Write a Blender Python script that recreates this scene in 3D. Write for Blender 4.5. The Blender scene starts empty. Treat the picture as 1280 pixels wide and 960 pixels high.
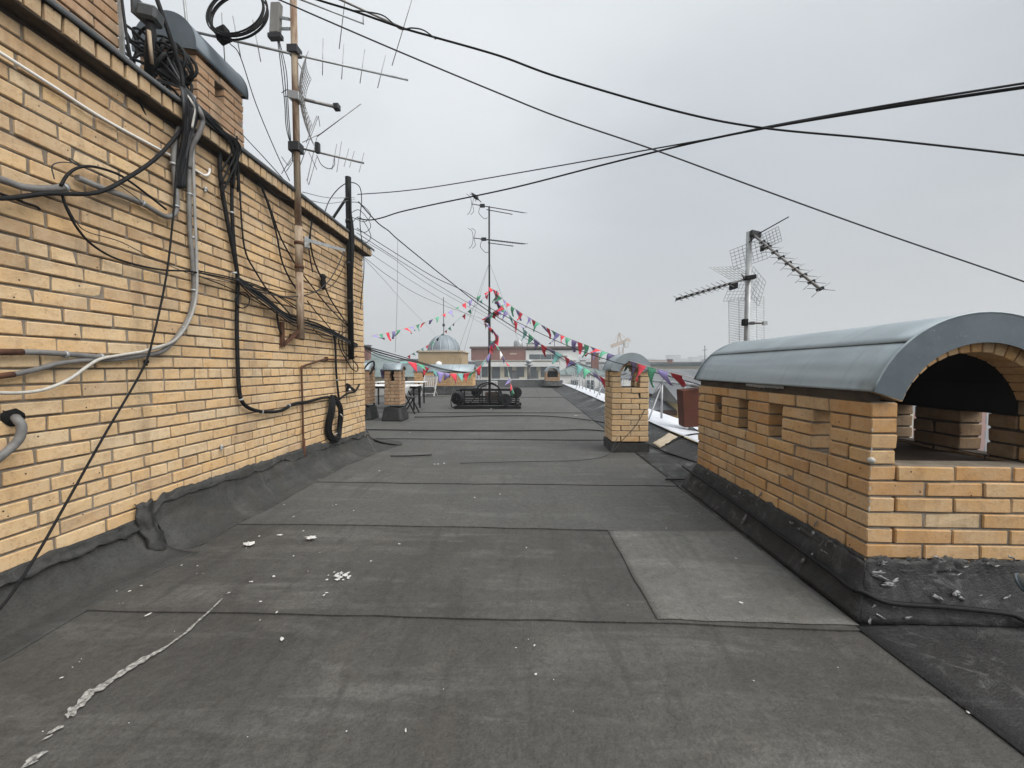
import bpy, bmesh, math, random
from mathutils import Vector, Matrix, noise
random.seed(11)
R = random.Random(5)
S = bpy.context.scene
COL = S.collection
V = Vector
H = 1.17            # eye height above the roof felt
F = 485.0           # focal length in pixels of the 1280 px wide photograph
XW = -2.41          # plane of the long brick wall

# ------------------------------------------------------------------ camera
cam = bpy.data.cameras.new('camera'); co = bpy.data.objects.new('camera', cam); COL.objects.link(co)
cam.sensor_width = 36; cam.lens = F / 1280 * 36; cam.clip_start = .02; cam.clip_end = 9000
YAW, PITCH = math.atan(18 / F), -math.atan(20 / F)
co.location = (0, 0, H); co.rotation_euler = (math.pi / 2 + PITCH, 0, YAW)
S.camera = co
CM = co.rotation_euler.to_matrix()
def ray(px, py): return (CM @ V(((px - 640) / F, (480 - py) / F, -1)))
def P(px, py, y):                       # point of the place at depth y metres along the roof
    d = ray(px, py); return V((0, 0, H)) + d * (y / d.y)
def PX(px, py, x):                      # ... on the plane x
    d = ray(px, py); return V((0, 0, H)) + d * (x / d.x)
def WL(px, py, off=.03): return PX(px, py, XW + off)
def G(px, py, z=0):
    d = ray(px, py); return V((0, 0, H)) + d * ((z - H) / d.z)

# ------------------------------------------------------------------ materials
def mat(name, col, rough=.7, metal=0, spec=.4):
    m = bpy.data.materials.new(name); m.use_nodes = True
    b = m.node_tree.nodes['Principled BSDF']
    b.inputs['Base Color'].default_value = (*col, 1); b.inputs['Roughness'].default_value = rough
    b.inputs['Metallic'].default_value = metal; b.inputs['Specular IOR Level'].default_value = spec
    return m
class NT:
    def __init__(s, m): s.m = m; s.t = m.node_tree; s.b = s.t.nodes.get('Principled BSDF')
    def n(s, kind, ins=None, **kw):
        nd = s.t.nodes.new(kind)
        for k, v in kw.items(): setattr(nd, k, v)
        for k, v in (ins or {}).items():
            if hasattr(v, 'is_linked') or hasattr(v, 'links'): s.t.links.new(v, nd.inputs[k])
            else: nd.inputs[k].default_value = v
        return nd
    def math(s, op, a, b=0.0, c=0.0, clamp=False):
        return s.n('ShaderNodeMath', {0: a, 1: b, 2: c}, operation=op, use_clamp=clamp).outputs[0]
    def noise(s, vec, scale, detail=4, rough=.6, dist=0.0):
        return s.n('ShaderNodeTexNoise', {'Vector': vec, 'Scale': scale, 'Detail': detail, 'Roughness': rough, 'Distortion': dist}).outputs['Fac']
    def scale(s, vec, k): return s.n('ShaderNodeVectorMath', {0: vec, 1: k}, operation='MULTIPLY').outputs[0]
    def ramp(s, fac, stops):
        r = s.n('ShaderNodeValToRGB', {0: fac}); e = r.color_ramp.elements
        while len(e) < len(stops): e.new(.5)
        for el, (p, c) in zip(e, stops): el.position = p; el.color = (*c, 1)
        return r.outputs[0]
    def mix(s, fac, a, b, mode='MIX'):
        return s.n('ShaderNodeMix', {0: fac, 6: a if not isinstance(a, tuple) else (*a, 1), 7: b if not isinstance(b, tuple) else (*b, 1)}, data_type='RGBA', blend_type=mode).outputs[2]
    def maprange(s, v, a, b, c=0., d=1.): return s.n('ShaderNodeMapRange', {0: v, 1: a, 2: b, 3: c, 4: d}).outputs[0]
    def pos(s): return s.n('ShaderNodeNewGeometry').outputs['Position']
    def obj(s): return s.n('ShaderNodeTexCoord').outputs['Object']
    def col(s, c): s.t.links.new(c, s.b.inputs['Base Color'])
    def rough(s, c): s.t.links.new(c, s.b.inputs['Roughness'])
    def bump(s, h, strength=.4, dist=.01):
        bn = s.n('ShaderNodeBump', {'Height': h, 'Strength': strength, 'Distance': dist}); s.t.links.new(bn.outputs[0], s.b.inputs['Normal'])

def brick_mat(name, stops, dirt=.35):
    m = mat(name, (.4, .26, .13), .9, 0, .2); t = NT(m)
    g = t.n('ShaderNodeNewGeometry'); rnd = g.outputs['Random Per Island']; p = g.outputs['Position']
    c = t.ramp(rnd, stops)
    off = t.n('ShaderNodeVectorMath', {0: p, 1: t.n('ShaderNodeCombineXYZ', {0: t.math('MULTIPLY', rnd, 37.), 1: t.math('MULTIPLY', rnd, 91.), 2: 0.}).outputs[0]}, operation='ADD').outputs[0]
    n1 = t.noise(off, 7, 5, .65); n2 = t.noise(p, 60, 3, .7); n3 = t.noise(p, 260, 2, .6)
    c = t.mix(t.maprange(n1, .35, .7), c, t.mix(.5, c, (.54, .44, .31)))                 # chalky bloom
    c = t.mix(t.math('MULTIPLY', t.maprange(n2, .56, .72), .45), c, (.20, .11, .055))      # burnt freckles
    d = t.noise(p, 1.3, 6, .7)
    c = t.mix(t.math('MULTIPLY', t.maprange(d, .52, .72), dirt), c, (.16, .12, .085))      # grime
    sk = t.noise(t.scale(p, (1.6, 1.6, .16)), 2.6, 6, .7, .2)
    c = t.mix(t.math('MULTIPLY', t.maprange(sk, .53, .70), dirt * 1.1), c, (.17, .125, .085))    # run-off streaks
    bl = t.noise(off, 19, 4, .7); c = t.mix(t.math('MULTIPLY', t.maprange(bl, .50, .66), .35), c, (.34, .20, .10))
    holes = t.n('ShaderNodeTexVoronoi', {'Vector': p, 'Scale': 14.}).outputs['Distance']
    c = t.mix(t.math('LESS_THAN', holes, .06), c, (.06, .04, .03))
    t.col(c)
    t.bump(t.math('ADD', t.math('MULTIPLY', n2, .6), t.math('MULTIPLY', n3, .4)), .55, .006)
    return m
M = {}
M['brick'] = brick_mat('yellow_brick', [(0, (0.566, 0.370, 0.183)), (.15, (0.617, 0.419, 0.214)), (.35, (0.585, 0.380, 0.189)), (.55, (0.642, 0.454, 0.251)), (.7, (0.604, 0.386, 0.186)), (.85, (0.578, 0.396, 0.217)), (1, (0.630, 0.477, 0.297))])
M['brick_orange'] = brick_mat('orange_brick', [(0, (0.523, 0.296, 0.119)), (.25, (0.594, 0.363, 0.160)), (.5, (0.499, 0.260, 0.095)), (.75, (0.606, 0.393, 0.196)), (.92, (0.558, 0.326, 0.142)), (1, (0.570, 0.423, 0.261))], .25)
M['brick_sooty'] = brick_mat('sooty_brick', [(0, (.16, .095, .05)), (.5, (.21, .125, .065)), (1, (.18, .11, .06))], .6)
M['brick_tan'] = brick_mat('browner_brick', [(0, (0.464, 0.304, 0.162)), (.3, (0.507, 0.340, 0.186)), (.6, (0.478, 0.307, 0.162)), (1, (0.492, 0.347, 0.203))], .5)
M['brick_coping'] = brick_mat('weathered_brick', [(0, (.40, .265, .14)), (.4, (.47, .325, .18)), (.7, (.36, .24, .13)), (1, (.44, .33, .21))], .6)
M['brick_brown'] = brick_mat('brown_brick', [(0, (.30, .17, .10)), (.5, (.36, .22, .13)), (1, (.34, .19, .10))], .5)
def simple_noise_mat(name, a, b, sc, rough=.8, metal=0, spec=.35, bump=0, stretch=(1, 1, 1), lo=.35, hi=.65):
    m = mat(name, a, rough, metal, spec); t = NT(m); p = t.scale(t.pos(), stretch)
    n = t.noise(p, sc, 6, .65); t.col(t.mix(t.maprange(n, lo, hi), a, b))
    if bump: t.bump(t.noise(p, sc * 6, 4, .6), bump, .006)
    return m
M['mortar'] = simple_noise_mat('grey_mortar', (.27, .228, .18), (.16, .135, .105), 9, .95, 0, .1, .5)
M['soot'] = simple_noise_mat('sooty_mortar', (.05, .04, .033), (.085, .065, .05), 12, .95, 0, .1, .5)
M['mortar_dark'] = simple_noise_mat('dark_mortar', (.10, .082, .066), (.06, .05, .042), 9, .95, 0, .1, .5)

def felt_mat(name, base, dark, light, brown=.16, rough=.88, scuff=False):
    m = mat(name, base, rough, 0, .3); t = NT(m)
    g = t.n('ShaderNodeNewGeometry'); p = g.outputs['Position']; rnd = g.outputs['Random Per Island']
    b1 = t.noise(p, .9, 7, .62); st = t.noise(t.scale(p, (.55, 3.2, 1)), 1.6, 7, .68, .6)
    st2 = t.noise(t.scale(p, (4.5, .6, 1)), 1.5, 6, .7, .4)
    gr = t.noise(p, 330, 2, .7); gr2 = t.noise(p, 90, 3, .7); pl = t.noise(p, 2.6, 4, .5, 1.2)
    c = t.mix(t.maprange(b1, .34, .66), dark, base)
    c = t.mix(t.math('MULTIPLY', t.maprange(st, .51, .66), .62), c, light)
    c = t.mix(t.math('MULTIPLY', t.maprange(st2, .52, .62), .62), c, dark)
    dm = t.noise(t.scale(p, (1.2, 2.0, 1)), 2.1, 8, .72, 1.0); c = t.mix(t.math('MULTIPLY', t.maprange(dm, .56, .64), .45), c, dark)
    c = t.mix(t.math('MULTIPLY', t.maprange(pl, .5, .7), brown), c, tuple(x * y for x, y in zip(base, (1.02, .86, .68))))
    k = t.math('ADD', t.math('MULTIPLY', gr, 1.3), t.math('MULTIPLY', gr2, .95))
    bb = t.noise(p, .42, 5, .6, .5); c = t.mix(t.math('MULTIPLY', t.maprange(bb, .44, .60), .50), c, dark)
    md = t.noise(p, 24, 6, .78, .4)
    k = t.math('ADD', k, t.math('MULTIPLY_ADD', md, 1.2, -.70))
    c = t.mix(1.0, c, t.n('ShaderNodeCombineColor', {0: k, 1: k, 2: k}).outputs[0], 'MULTIPLY')
    if scuff:
        sc = t.noise(t.scale(p, (1, 1, 2.2)), 5.5, 8, .75, 1.4); sm = t.noise(p, 1.7, 3, .5)
        c = t.mix(t.math('MULTIPLY', t.math('MULTIPLY', t.maprange(sc, .53, .64), t.maprange(sm, .42, .58)), .75), c, (.16, .16, .155))
    t.col(c)
    t.rough(t.maprange(b1, .35, .7, rough - .22, rough + .06))
    t.bump(t.math('ADD', t.math('MULTIPLY', gr2, .6), t.math('MULTIPLY', t.noise(p, 11, 6, .68), 1.1)), .6, .014)
    return m
M['felt'] = felt_mat('roofing_felt', (.084, .081, .073), (.044, .042, .038), (.124, .120, .110))
M['felt_far'] = felt_mat('grey_roofing_felt', (.094, .092, .085), (.064, .063, .058), (.13, .128, .12))
M['felt_pale'] = felt_mat('pale_roofing_felt', (.160, .156, .144), (.085, .083, .076), (.20, .196, .18), .15)
M['felt_dark'] = felt_mat('dark_roofing_felt', (.030, .030, .028), (.015, .015, .015), (.085, .085, .083), .15, .72, True)
M['felt_mid'] = felt_mat('grey_black_felt', (.058, .057, .053), (.032, .032, .030), (.085, .083, .078), .3, .9)
M['bitumen'] = simple_noise_mat('black_bitumen', (.014, .014, .013), (.040, .039, .036), 17, .6, 0, .4, .7)
def sheet_metal(name, a, b, rough=.42, metal=.35):
    m = mat(name, a, rough, metal, .5); t = NT(m); p = t.pos()
    n = t.noise(t.scale(p, (1, 1, .45)), 3.2, 6, .6); c = t.mix(t.maprange(n, .35, .68), a, b)
    sp = t.noise(p, 75, 3, .6); c = t.mix(t.math('MULTIPLY', t.maprange(sp, .6, .75), .25), c, (.32, .31, .29))
    ws = t.noise(t.scale(p, (1.0, 5.0, .8)), 3.0, 7, .7, .3); c = t.mix(t.math('MULTIPLY', t.maprange(ws, .52, .68), .30), c, tuple(x * .55 for x in a))
    t.col(c); t.rough(t.maprange(n, .3, .7, rough - .08, rough + .18)); t.bump(t.math('ADD', t.noise(p, 2.4, 3, .5), t.math('MULTIPLY', t.noise(p, 9, 3, .5), .15)), .35, .035)
    return m
M['cap'] = sheet_metal('grey_coated_sheet', (.235, .28, .30), (.31, .355, .375), .40, .25)
M['cap_dark'] = sheet_metal('dark_coated_sheet', (.085, .108, .125), (.125, .15, .17), .5, .2)
M['flashing'] = sheet_metal('dark_metal_flashing', (.05, .055, .055), (.10, .10, .10), .45, .3)
M['white_metal'] = simple_noise_mat('whitish_painted_metal', (.62, .63, .66), (.48, .49, .52), 4, .5, 0, .4, 0)
M['black'] = simple_noise_mat('black_rubber', (.006, .006, .0065), (.012, .012, .0125), 20, .65, 0, .18)
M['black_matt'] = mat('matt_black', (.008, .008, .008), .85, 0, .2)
M['char'] = mat('charcoal_plastic', (.03, .031, .033), .55, 0, .3)
M['grey_pipe'] = simple_noise_mat('grey_conduit', (.20, .195, .185), (.11, .105, .10), 9, .6)
M['white_pvc'] = simple_noise_mat('white_plastic', (.50, .475, .43), (.36, .34, .30), 14, .45)
M['rust_pipe'] = simple_noise_mat('rusty_painted_pipe', (.40, .325, .235), (.19, .115, .075), 13, .85, .1, .3, .5, (1, 1, .22), .40, .60)
M['white_pipe'] = mat('white_pipe_plastic', (.72, .70, .66), .4)
M['grey_light'] = simple_noise_mat('light_grey_conduit', (.33, .32, .30), (.24, .23, .215), 12, .55)
M['rust'] = simple_noise_mat('rusty_iron', (.13, .06, .035), (.06, .032, .022), 18, .9, .1, .2, .4)
M['brown_paint'] = simple_noise_mat('brown_painted_metal', (.085, .030, .018), (.060, .022, .014), 4, .85, 0, .15)
M['alu'] = simple_noise_mat('weathered_aluminium', (.26, .25, .24), (.15, .145, .14), 25, .5, .6)
M['galv'] = simple_noise_mat('galvanised_steel', (.42, .43, .43), (.28, .29, .29), 9, .5, .4)
M['wire'] = mat('steel_wire', (.16, .16, .16), .6, .3)
M['wood_white'] = simple_noise_mat('white_painted_wood', (.40, .40, .395), (.28, .28, .275), 12, .7)
M['white'] = mat('white_laminate', (.75, .75, .73), .45)
M['paper'] = mat('white_paint_fleck', (.50, .49, .465), .85)
M['beige'] = simple_noise_mat('beige_board', (.50, .42, .31), (.38, .32, .24), 9, .9)
M['board'] = simple_noise_mat('dark_brown_board', (.055, .034, .022), (.03, .02, .015), 6, .8)
M['concrete'] = simple_noise_mat('grey_concrete', (.30, .295, .28), (.22, .215, .2), 3, .9)
M['asphalt'] = simple_noise_mat('city_ground', (.055, .055, .053), (.09, .09, .085), .02, .95)
M['red'] = mat('red_cloth', (.66, .05, .075), .8); M['green'] = mat('green_cloth', (.10, .36, .22), .8)
M['violet'] = mat('violet_cloth', (.30, .25, .52), .8); M['teal'] = mat('teal_cloth', (.22, .48, .45), .8)
M['sealant'] = simple_noise_mat('grey_sealant', (.20, .20, .195), (.05, .05, .05), 26, .25, 0, .7, .4)
M['paint_old'] = simple_noise_mat('old_white_paint', (.55, .54, .51), (.33, .31, .28), 40, .8)
def facade(name, wall, glass, px=3.0, pz=3.2, wx=.45, wz=.5):
    m = mat(name, wall, .85); t = NT(m); g = t.n('ShaderNodeNewGeometry')
    p = t.n('ShaderNodeSeparateXYZ', {0: t.obj()}); n = t.n('ShaderNodeSeparateXYZ', {0: t.n('ShaderNodeTexCoord').outputs['Normal']})
    u = t.math('ADD', t.math('MULTIPLY', p.outputs[0], t.math('ABSOLUTE', n.outputs[1])), t.math('MULTIPLY', p.outputs[1], t.math('ABSOLUTE', n.outputs[0])))
    a = t.math('LESS_THAN', t.math('ABSOLUTE', t.math('SUBTRACT', t.math('FRACT', t.math('DIVIDE', u, px)), .5)), wx / 2)
    b = t.math('LESS_THAN', t.math('ABSOLUTE', t.math('SUBTRACT', t.math('FRACT', t.math('DIVIDE', p.outputs[2], pz)), .5)), wz / 2)
    k = t.math('MULTIPLY', t.math('MULTIPLY', a, b), t.math('LESS_THAN', t.math('ABSOLUTE', n.outputs[2]), .5))
    w = t.mix(t.maprange(t.noise(t.pos(), .15, 4), .35, .65), wall, tuple(x * .82 for x in wall))
    t.col(t.mix(k, w, glass)); return m
FAC = {'grey': facade('grey_facade', (.38, .38, .38), (.10, .11, .12)), 'cream': facade('cream_facade', (.52, .47, .37), (.10, .10, .10)),
       'white': facade('white_facade', (.62, .62, .60), (.12, .13, .14), 2.6, 3.0, .5, .5), 'brickred': facade('brick_facade', (.27, .12, .09), (.08, .08, .09)),
       'yellow': facade('yellow_facade', (.56, .45, .27), (.12, .11, .1), 3.4, 3.4, .35, .5)}
M['roof_grey'] = simple_noise_mat('grey_metal_roof', (.17, .175, .18), (.10, .105, .11), .5, .9, 0, .15)
M['roof_teal'] = simple_noise_mat('green_grey_metal_roof', (.17, .205, .20), (.12, .15, .145), .5, .9, 0, .15)
M['roof_brown'] = simple_noise_mat('brown_metal_roof', (.10, .06, .05), (.07, .045, .04), .5, .6)
M['roof_red'] = simple_noise_mat('red_metal_roof', (.25, .10, .08), (.2, .09, .07), .5, .7)
M['yellow_wall'] = simple_noise_mat('yellow_plaster', (.60, .50, .29), (.54, .44, .25), 1, .9)
M['white_wall'] = simple_noise_mat('white_plaster', (.66, .66, .64), (.55, .55, .53), .7, .9)
M['red_wall'] = simple_noise_mat('dark_red_brickwork', (.20, .095, .075), (.16, .075, .06), .8, .9)
M['glass'] = mat('dark_window_glass', (.06, .075, .085), .15, 0, .6)
M['dome'] = sheet_metal('dome_sheet', (.17, .20, .225), (.23, .26, .28), .5, .2)
M['crane'] = mat('ochre_crane_paint', (.50, .41, .34), .8)

# ------------------------------------------------------------------ mesh builder
ORG = {}
class MB:
    def __init__(s): s.v = []; s.f = []; s.m = []; s.sm = []
    def add(s, vs, fs, mi=0, smooth=False):
        k = len(s.v); s.v += [V(v) for v in vs]
        for f in fs: s.f.append([i + k for i in f]); s.m.append(mi); s.sm.append(smooth)
        return s
    def box(s, a, b, mi=0, jit=0):
        (x0, y0, z0), (x1, y1, z1) = a, b
        vs = [(x, y, z) for z in (z0, z1) for y in (y0, y1) for x in (x0, x1)]
        if jit: vs = [tuple(c + R.uniform(-jit, jit) for c in v) for v in vs]
        return s.add(vs, [(0, 2, 3, 1), (4, 5, 7, 6), (0, 1, 5, 4), (2, 6, 7, 3), (0, 4, 6, 2), (1, 3, 7, 5)], mi)
    def obox(s, c, ax, ay, az, mi=0):           # oriented box from half-axis vectors
        vs = [c + ax * i + ay * j + az * k for k in (-1, 1) for j in (-1, 1) for i in (-1, 1)]
        return s.add(vs, [(0, 2, 3, 1), (4, 5, 7, 6), (0, 1, 5, 4), (2, 6, 7, 3), (0, 4, 6, 2), (1, 3, 7, 5)], mi)
    def bar(s, p, q, w, h=None, mi=0):          # rectangular bar from p to q
        p, q = V(p), V(q); d = q - p; h = h or w
        up = V((0, 0, 1)) if abs(d.normalized().z) < .95 else V((1, 0, 0))
        sx = d.cross(up).normalized(); sy = sx.cross(d).normalized()
        return s.obox((p + q) / 2, sx * w / 2, d / 2, sy * h / 2, mi)
    def tube(s, pts, r, n=8, mi=0, closed=False, r2=None):
        pts = [V(p) for p in pts]; k = len(s.v); N = len(pts); up = None
        for i, p in enumerate(pts):
            if closed: t = pts[(i + 1) % N] - pts[i - 1]
            else: t = pts[min(i + 1, N - 1)] - pts[max(i - 1, 0)]
            if t.length < 1e-9: t = V((0, 0, 1))
            t.normalize()
            if up is None: up = t.orthogonal()
            up = (up - t * up.dot(t))
            up = up.normalized() if up.length > 1e-6 else t.orthogonal().normalized()
            w = t.cross(up); rr = r if r2 is None else r + (r2 - r) * i / max(1, N - 1)
            for j in range(n):
                a = 2 * math.pi * j / n; s.v.append(p + (up * math.cos(a) + w * math.sin(a)) * rr)
        for i in range(N if closed else N - 1):
            for j in range(n):
                a = k + i * n + j; b = k + i * n + (j + 1) % n; c = k + ((i + 1) % N) * n
                s.f.append([a, b, c + (j + 1) % n, c + j]); s.m.append(mi); s.sm.append(n > 5)
        if not closed:
            s.f.append([k + j for j in range(n)][::-1]); s.f.append([k + (N - 1) * n + j for j in range(n)])
            s.m += [mi, mi]; s.sm += [False, False]
        return s
    def lathe(s, c, prof, n=20, mi=0):          # prof: (radius, z)
        c = V(c); k = len(s.v)
        for r, z in prof:
            for j in range(n):
                a = 2 * math.pi * j / n; s.v.append(c + V((r * math.cos(a), r * math.sin(a), z)))
        for i in range(len(prof) - 1):
            for j in range(n):
                s.f.append([k + i * n + j, k + i * n + (j + 1) % n, k + (i + 1) * n + (j + 1) % n, k + (i + 1) * n + j]); s.m.append(mi); s.sm.append(True)
        return s
    def grid(s, fn, nu, nv, mi=0, smooth=True):
        vs = [fn(i / nu, j / nv) for j in range(nv + 1) for i in range(nu + 1)]
        w = nu + 1
        return s.add(vs, [(j * w + i, j * w + i + 1, (j + 1) * w + i + 1, (j + 1) * w + i) for j in range(nv) for i in range(nu)], mi, smooth)
    def build(s, name, mats, parent=None, bevel=0, solid=0):
        me = bpy.data.meshes.new(name)
        o0 = ORG.get(parent.name, V((0, 0, 0))) if parent else V((0, 0, 0))
        me.from_pydata([tuple(v - o0) for v in s.v], [], s.f)
        for m in (mats if isinstance(mats, (list, tuple)) else [mats]): me.materials.append(M[m] if isinstance(m, str) else m)
        me.polygons.foreach_set('material_index', s.m); me.polygons.foreach_set('use_smooth', s.sm)
        me.update()
        o = bpy.data.objects.new(name, me); COL.objects.link(o)
        if parent: o.parent = parent
        ORG[o.name] = o0
        if solid:
            b = o.modifiers.new('thickness', 'SOLIDIFY'); b.thickness = solid; b.offset = 0
        if bevel:
            b = o.modifiers.new('bevel', 'BEVEL'); b.width = bevel; b.segments = 1; b.limit_method = 'ANGLE'
        return o
def tag(o, label, cat, group=None):
    o['label'] = label; o['category'] = cat
    if group: o['group'] = group
    return o
def thing(name, label, cat, loc, rz=0, group=None, local=False):
    o = bpy.data.objects.new(name, None); COL.objects.link(o); o.location = loc; o.rotation_euler = (0, 0, rz); o.empty_display_size = .1
    ORG[o.name] = V((0, 0, 0)) if local else V(loc)
    return tag(o, label, cat, group)
def struct(o, kind='structure'): o['kind'] = kind; return o
def spline(pts, per=8):
    pts = [V(p) for p in pts]
    if len(pts) < 3: return pts
    out = []; Q = [pts[0] * 2 - pts[1]] + pts + [pts[-1] * 2 - pts[-2]]
    for i in range(1, len(Q) - 2):
        a, b, c, d = Q[i - 1:i + 3]
        for k in range(per):
            t = k / per
            out.append(.5 * ((2 * b) + (c - a) * t + (2 * a - 5 * b + 4 * c - d) * t * t + (3 * b - a - 3 * c + d) * t ** 3))
    return out + [pts[-1]]

# ------------------------------------------------------------------ brickwork
BH, BJ, BL, BT = .065, .010, .25, .12
def solids(a, b, gaps):
    out = [(a, b)]
    for g0, g1 in gaps:
        nx = []
        for s0, s1 in out:
            if g1 <= s0 or g0 >= s1: nx.append((s0, s1)); continue
            if g0 - s0 > .02: nx.append((s0, g0))
            if s1 - g1 > .02: nx.append((g1, s1))
        out = nx
    return out
def lay(mb, o, d, n, a, b, z, t, gaps=(), off=0., unit=BL, mm=1, rake=.009, jit=.0028, bh=BH, bj=BJ, alt=None):
    """one course of bricks along d from a to b (metres from o), facing -n; mortar set back by rake"""
    o, d, n = V((*o, 0)), V((*d, 0)), V((*n, 0)); up = V((0, 0, 1))
    def bx(s0, s1, d0, d1, z0, z1, mi, j):
        c = o + d * ((s0 + s1) / 2) + n * ((d0 + d1) / 2 + (R.uniform(-j, j) * 1.3 if j else 0)) + up * ((z0 + z1) / 2)
        k = len(mb.v); mb.obox(c, d * ((s1 - s0) / 2), n * ((d1 - d0) / 2), up * ((z1 - z0) / 2), mi)
        if j:
            for i in range(k, k + 8): mb.v[i] += V((R.uniform(-j, j), R.uniform(-j, j), R.uniform(-j, j))) * .8
            for _ in range(2):
                if R.random() < .14: i = k + R.randrange(8); mb.v[i] = mb.v[i].lerp(c, R.uniform(.03, .085))
    for s0, s1 in solids(a, b, gaps):
        cuts = [s0]; x = a + off - unit - bj
        while x < s1:
            if s0 + .045 < x < s1 - .045: cuts.append(x)
            x += unit + bj
        cuts.append(s1)
        for i in range(len(cuts) - 1):
            e0 = cuts[i] + (bj / 2 if i else 0); e1 = cuts[i + 1] - (bj / 2 if i < len(cuts) - 2 else 0)
            bx(e0, e1, 0, t, z + bj / 2, z + bj / 2 + bh, 2 if alt and R.random() < alt else 0, jit)
        bx(s0 + .004, s1 - .004, rake, t - .004, z - .0005, z + bh + bj - .0005, mm, 0)

# ------------------------------------------------------------------ roof surfaces (setting)
def nz(x, y, s=1., k=0): return noise.noise(V((x * s + k, y * s - k, k * 1.7)))
def lump(x, y): return .010 * nz(x, y, .7, 3) + .004 * nz(x, y, 2.3, 9)
SEAMS = [-3.2, -2.2, -1.2, -.28, .72, 1.745, 2.775, 3.85, 6.3, 10.1, 15.5, 24.4]
for si in range(len(SEAMS) - 1):
    y0, y1 = SEAMS[si], SEAMS[si + 1]; mb = MB()
    near = y1 < 7; nx, ny = (110, 16) if near else (40, 8)
    def fn(u, v, y0=y0, y1=y1, si=si):
        x = -6.3 + u * 7.83
        e0 = y0 + .03 * nz(x, si, .5, 2) + .007 * nz(x, si, 5, 7); e1 = y1 + .03 * nz(x, si + 1, .5, 2) + .09
        y = e0 + v * (e1 - e0)
        lap = (.0022 + .0022 * max(0, nz(x, si, .9, 4))) * max(0, 1 - v * 7)
        z = lump(x, y) + .004 + lap + .002 * max(0, 1 - v * 2.2) - .014 * max(0, v - .9) / .1
        return (x, y, z)
    mb.grid(fn, nx, ny)
    # turned-down near lip of each strip, so the lap throws a real line
    mb.grid(lambda u, v, fn=fn: (fn(u, 0)[0], fn(u, 0)[1] + .001, fn(u, 0)[2] - v * .007), nx, 1, 0, False)
    struct(mb.build('roof_deck', 'felt' if y0 < 2.5 else 'felt_far'))
struct(MB().grid(lambda u, v: (.605 - .02 * v + .03 * nz(v, 1, 4) * .4 + u * (.9 + .02 * v), 1.765 + v * 1.0 + .008 * nz(u, v, 6), lump(.6 + u * .9, 1.765 + v) + .0095 + .002 * (1 - v)), 24, 24).build('roof_patch', 'felt_pale', solid=.003))
def right_strip(u, v):
    y = -3 + 28.5 * v; k = max(0, min(1, (y - 1.95) / .9)); k = k * k * (3 - 2 * k)
    x = 1.49 + .012 * nz(1, y, 2) + u * (.82 + 1.5 * max(0, min(1, (1.9 - y) / .15)))
    z = lump(x, y) * (1 - .8 * u) + .009
    z += k * max(0, (x - 1.86) / .44) * .145 + .006 * nz(x, y, 3, 4)
    return (x, y, z)
struct(MB().grid(right_strip, 22, 190).build('roof_edge_strip', 'felt_dark', solid=.006))
mb = MB()      # white paint drips running down the edge felt
for y0, n in ((9.2, 5), (11.0, 4), (12.8, 6), (14.5, 4), (17.0, 5), (7.3, 3)):
    for k in range(n):
        y = y0 + R.uniform(-.3, .3); xa = 2.26; xb = xa - R.uniform(.15, .65); w_ = R.uniform(.01, .035); dy = R.uniform(-.35, .05)
        mb.grid(lambda u, v: (lambda x, yy: (x, yy, lump(x, yy) * .3 + .024 + max(0, (x - 1.86) / .44) * .145))(xa + (xb - xa) * u, y + dy * u + (v - .5) * w_ * (1 - u * .8) * (1 + .8 * nz(u * 6, k, 1, y0))), 10, 1)
m_ = mat('white_drip', (.55, .55, .54), .8); M['white_drip'] = m_
struct(mb.build('paint_drips', 'white_drip'), 'stuff')
# the deck underneath, and the pale metal apron outside the kerb
struct(MB().box((-6.35, -3.3, -.6), (2.28, 25.2, -.03)).build('roof_slab', 'concrete'))
struct(MB().box((2.284, -3.3, -.6), (3.85, 1.86, -.03)).build('roof_slab', 'concrete'))
def apron(u, v):
    y = 1.98 + 23.5 * v
    return (2.27 + u * 1.35 + .01 * nz(y, 2, .8), y, .185 - .20 * u - .02 * (u > .97) + .008 * nz(u * 2, y, 1.5, 6))
struct(MB().grid(apron, 8, 120).build('roof_apron', 'white_metal', solid=.006))
mb = MB()
mb.grid(lambda u, v: (-6.3 + u * 8.2, 23.4 + v * .9, .01 + .42 * min(1, v * 1.5) ** .8 + .02 * nz(u * 8, v, 1.2, 5)), 60, 8)
mb.box((-6.3, 24.31, -.02), (1.9, 24.7, .42))
struct(mb.build('roof_kerb', 'felt_dark'))
struct(MB().box((-6.32, 24.25, .44), (1.95, 24.78, .47)).build('roof_kerb', 'white_metal'))
struct(MB().box((-6.6, -3.3, -.05), (-6.3, 25.2, .35)).build('roof_kerb', 'concrete'))
# building below the roof
o = MB().box((-6.5, -3.2, -24), (2.9, 25.1, -.62)).build('house', 'yellow_wall')
tag(o, 'yellow plastered house block carrying the flat felt roof', 'building')

# beige bare patch on the edge slope, flat black strips
struct(MB().grid(lambda u, v: (lambda q: (q.x, q.y, q.z))(V((1.90 + u * .34, 5.55 + v * .34 + u * .25 + .03 * nz(u, v, 5), .035 + u * .118))), 8, 8).build('roof_patch', 'beige', solid=.004))

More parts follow.
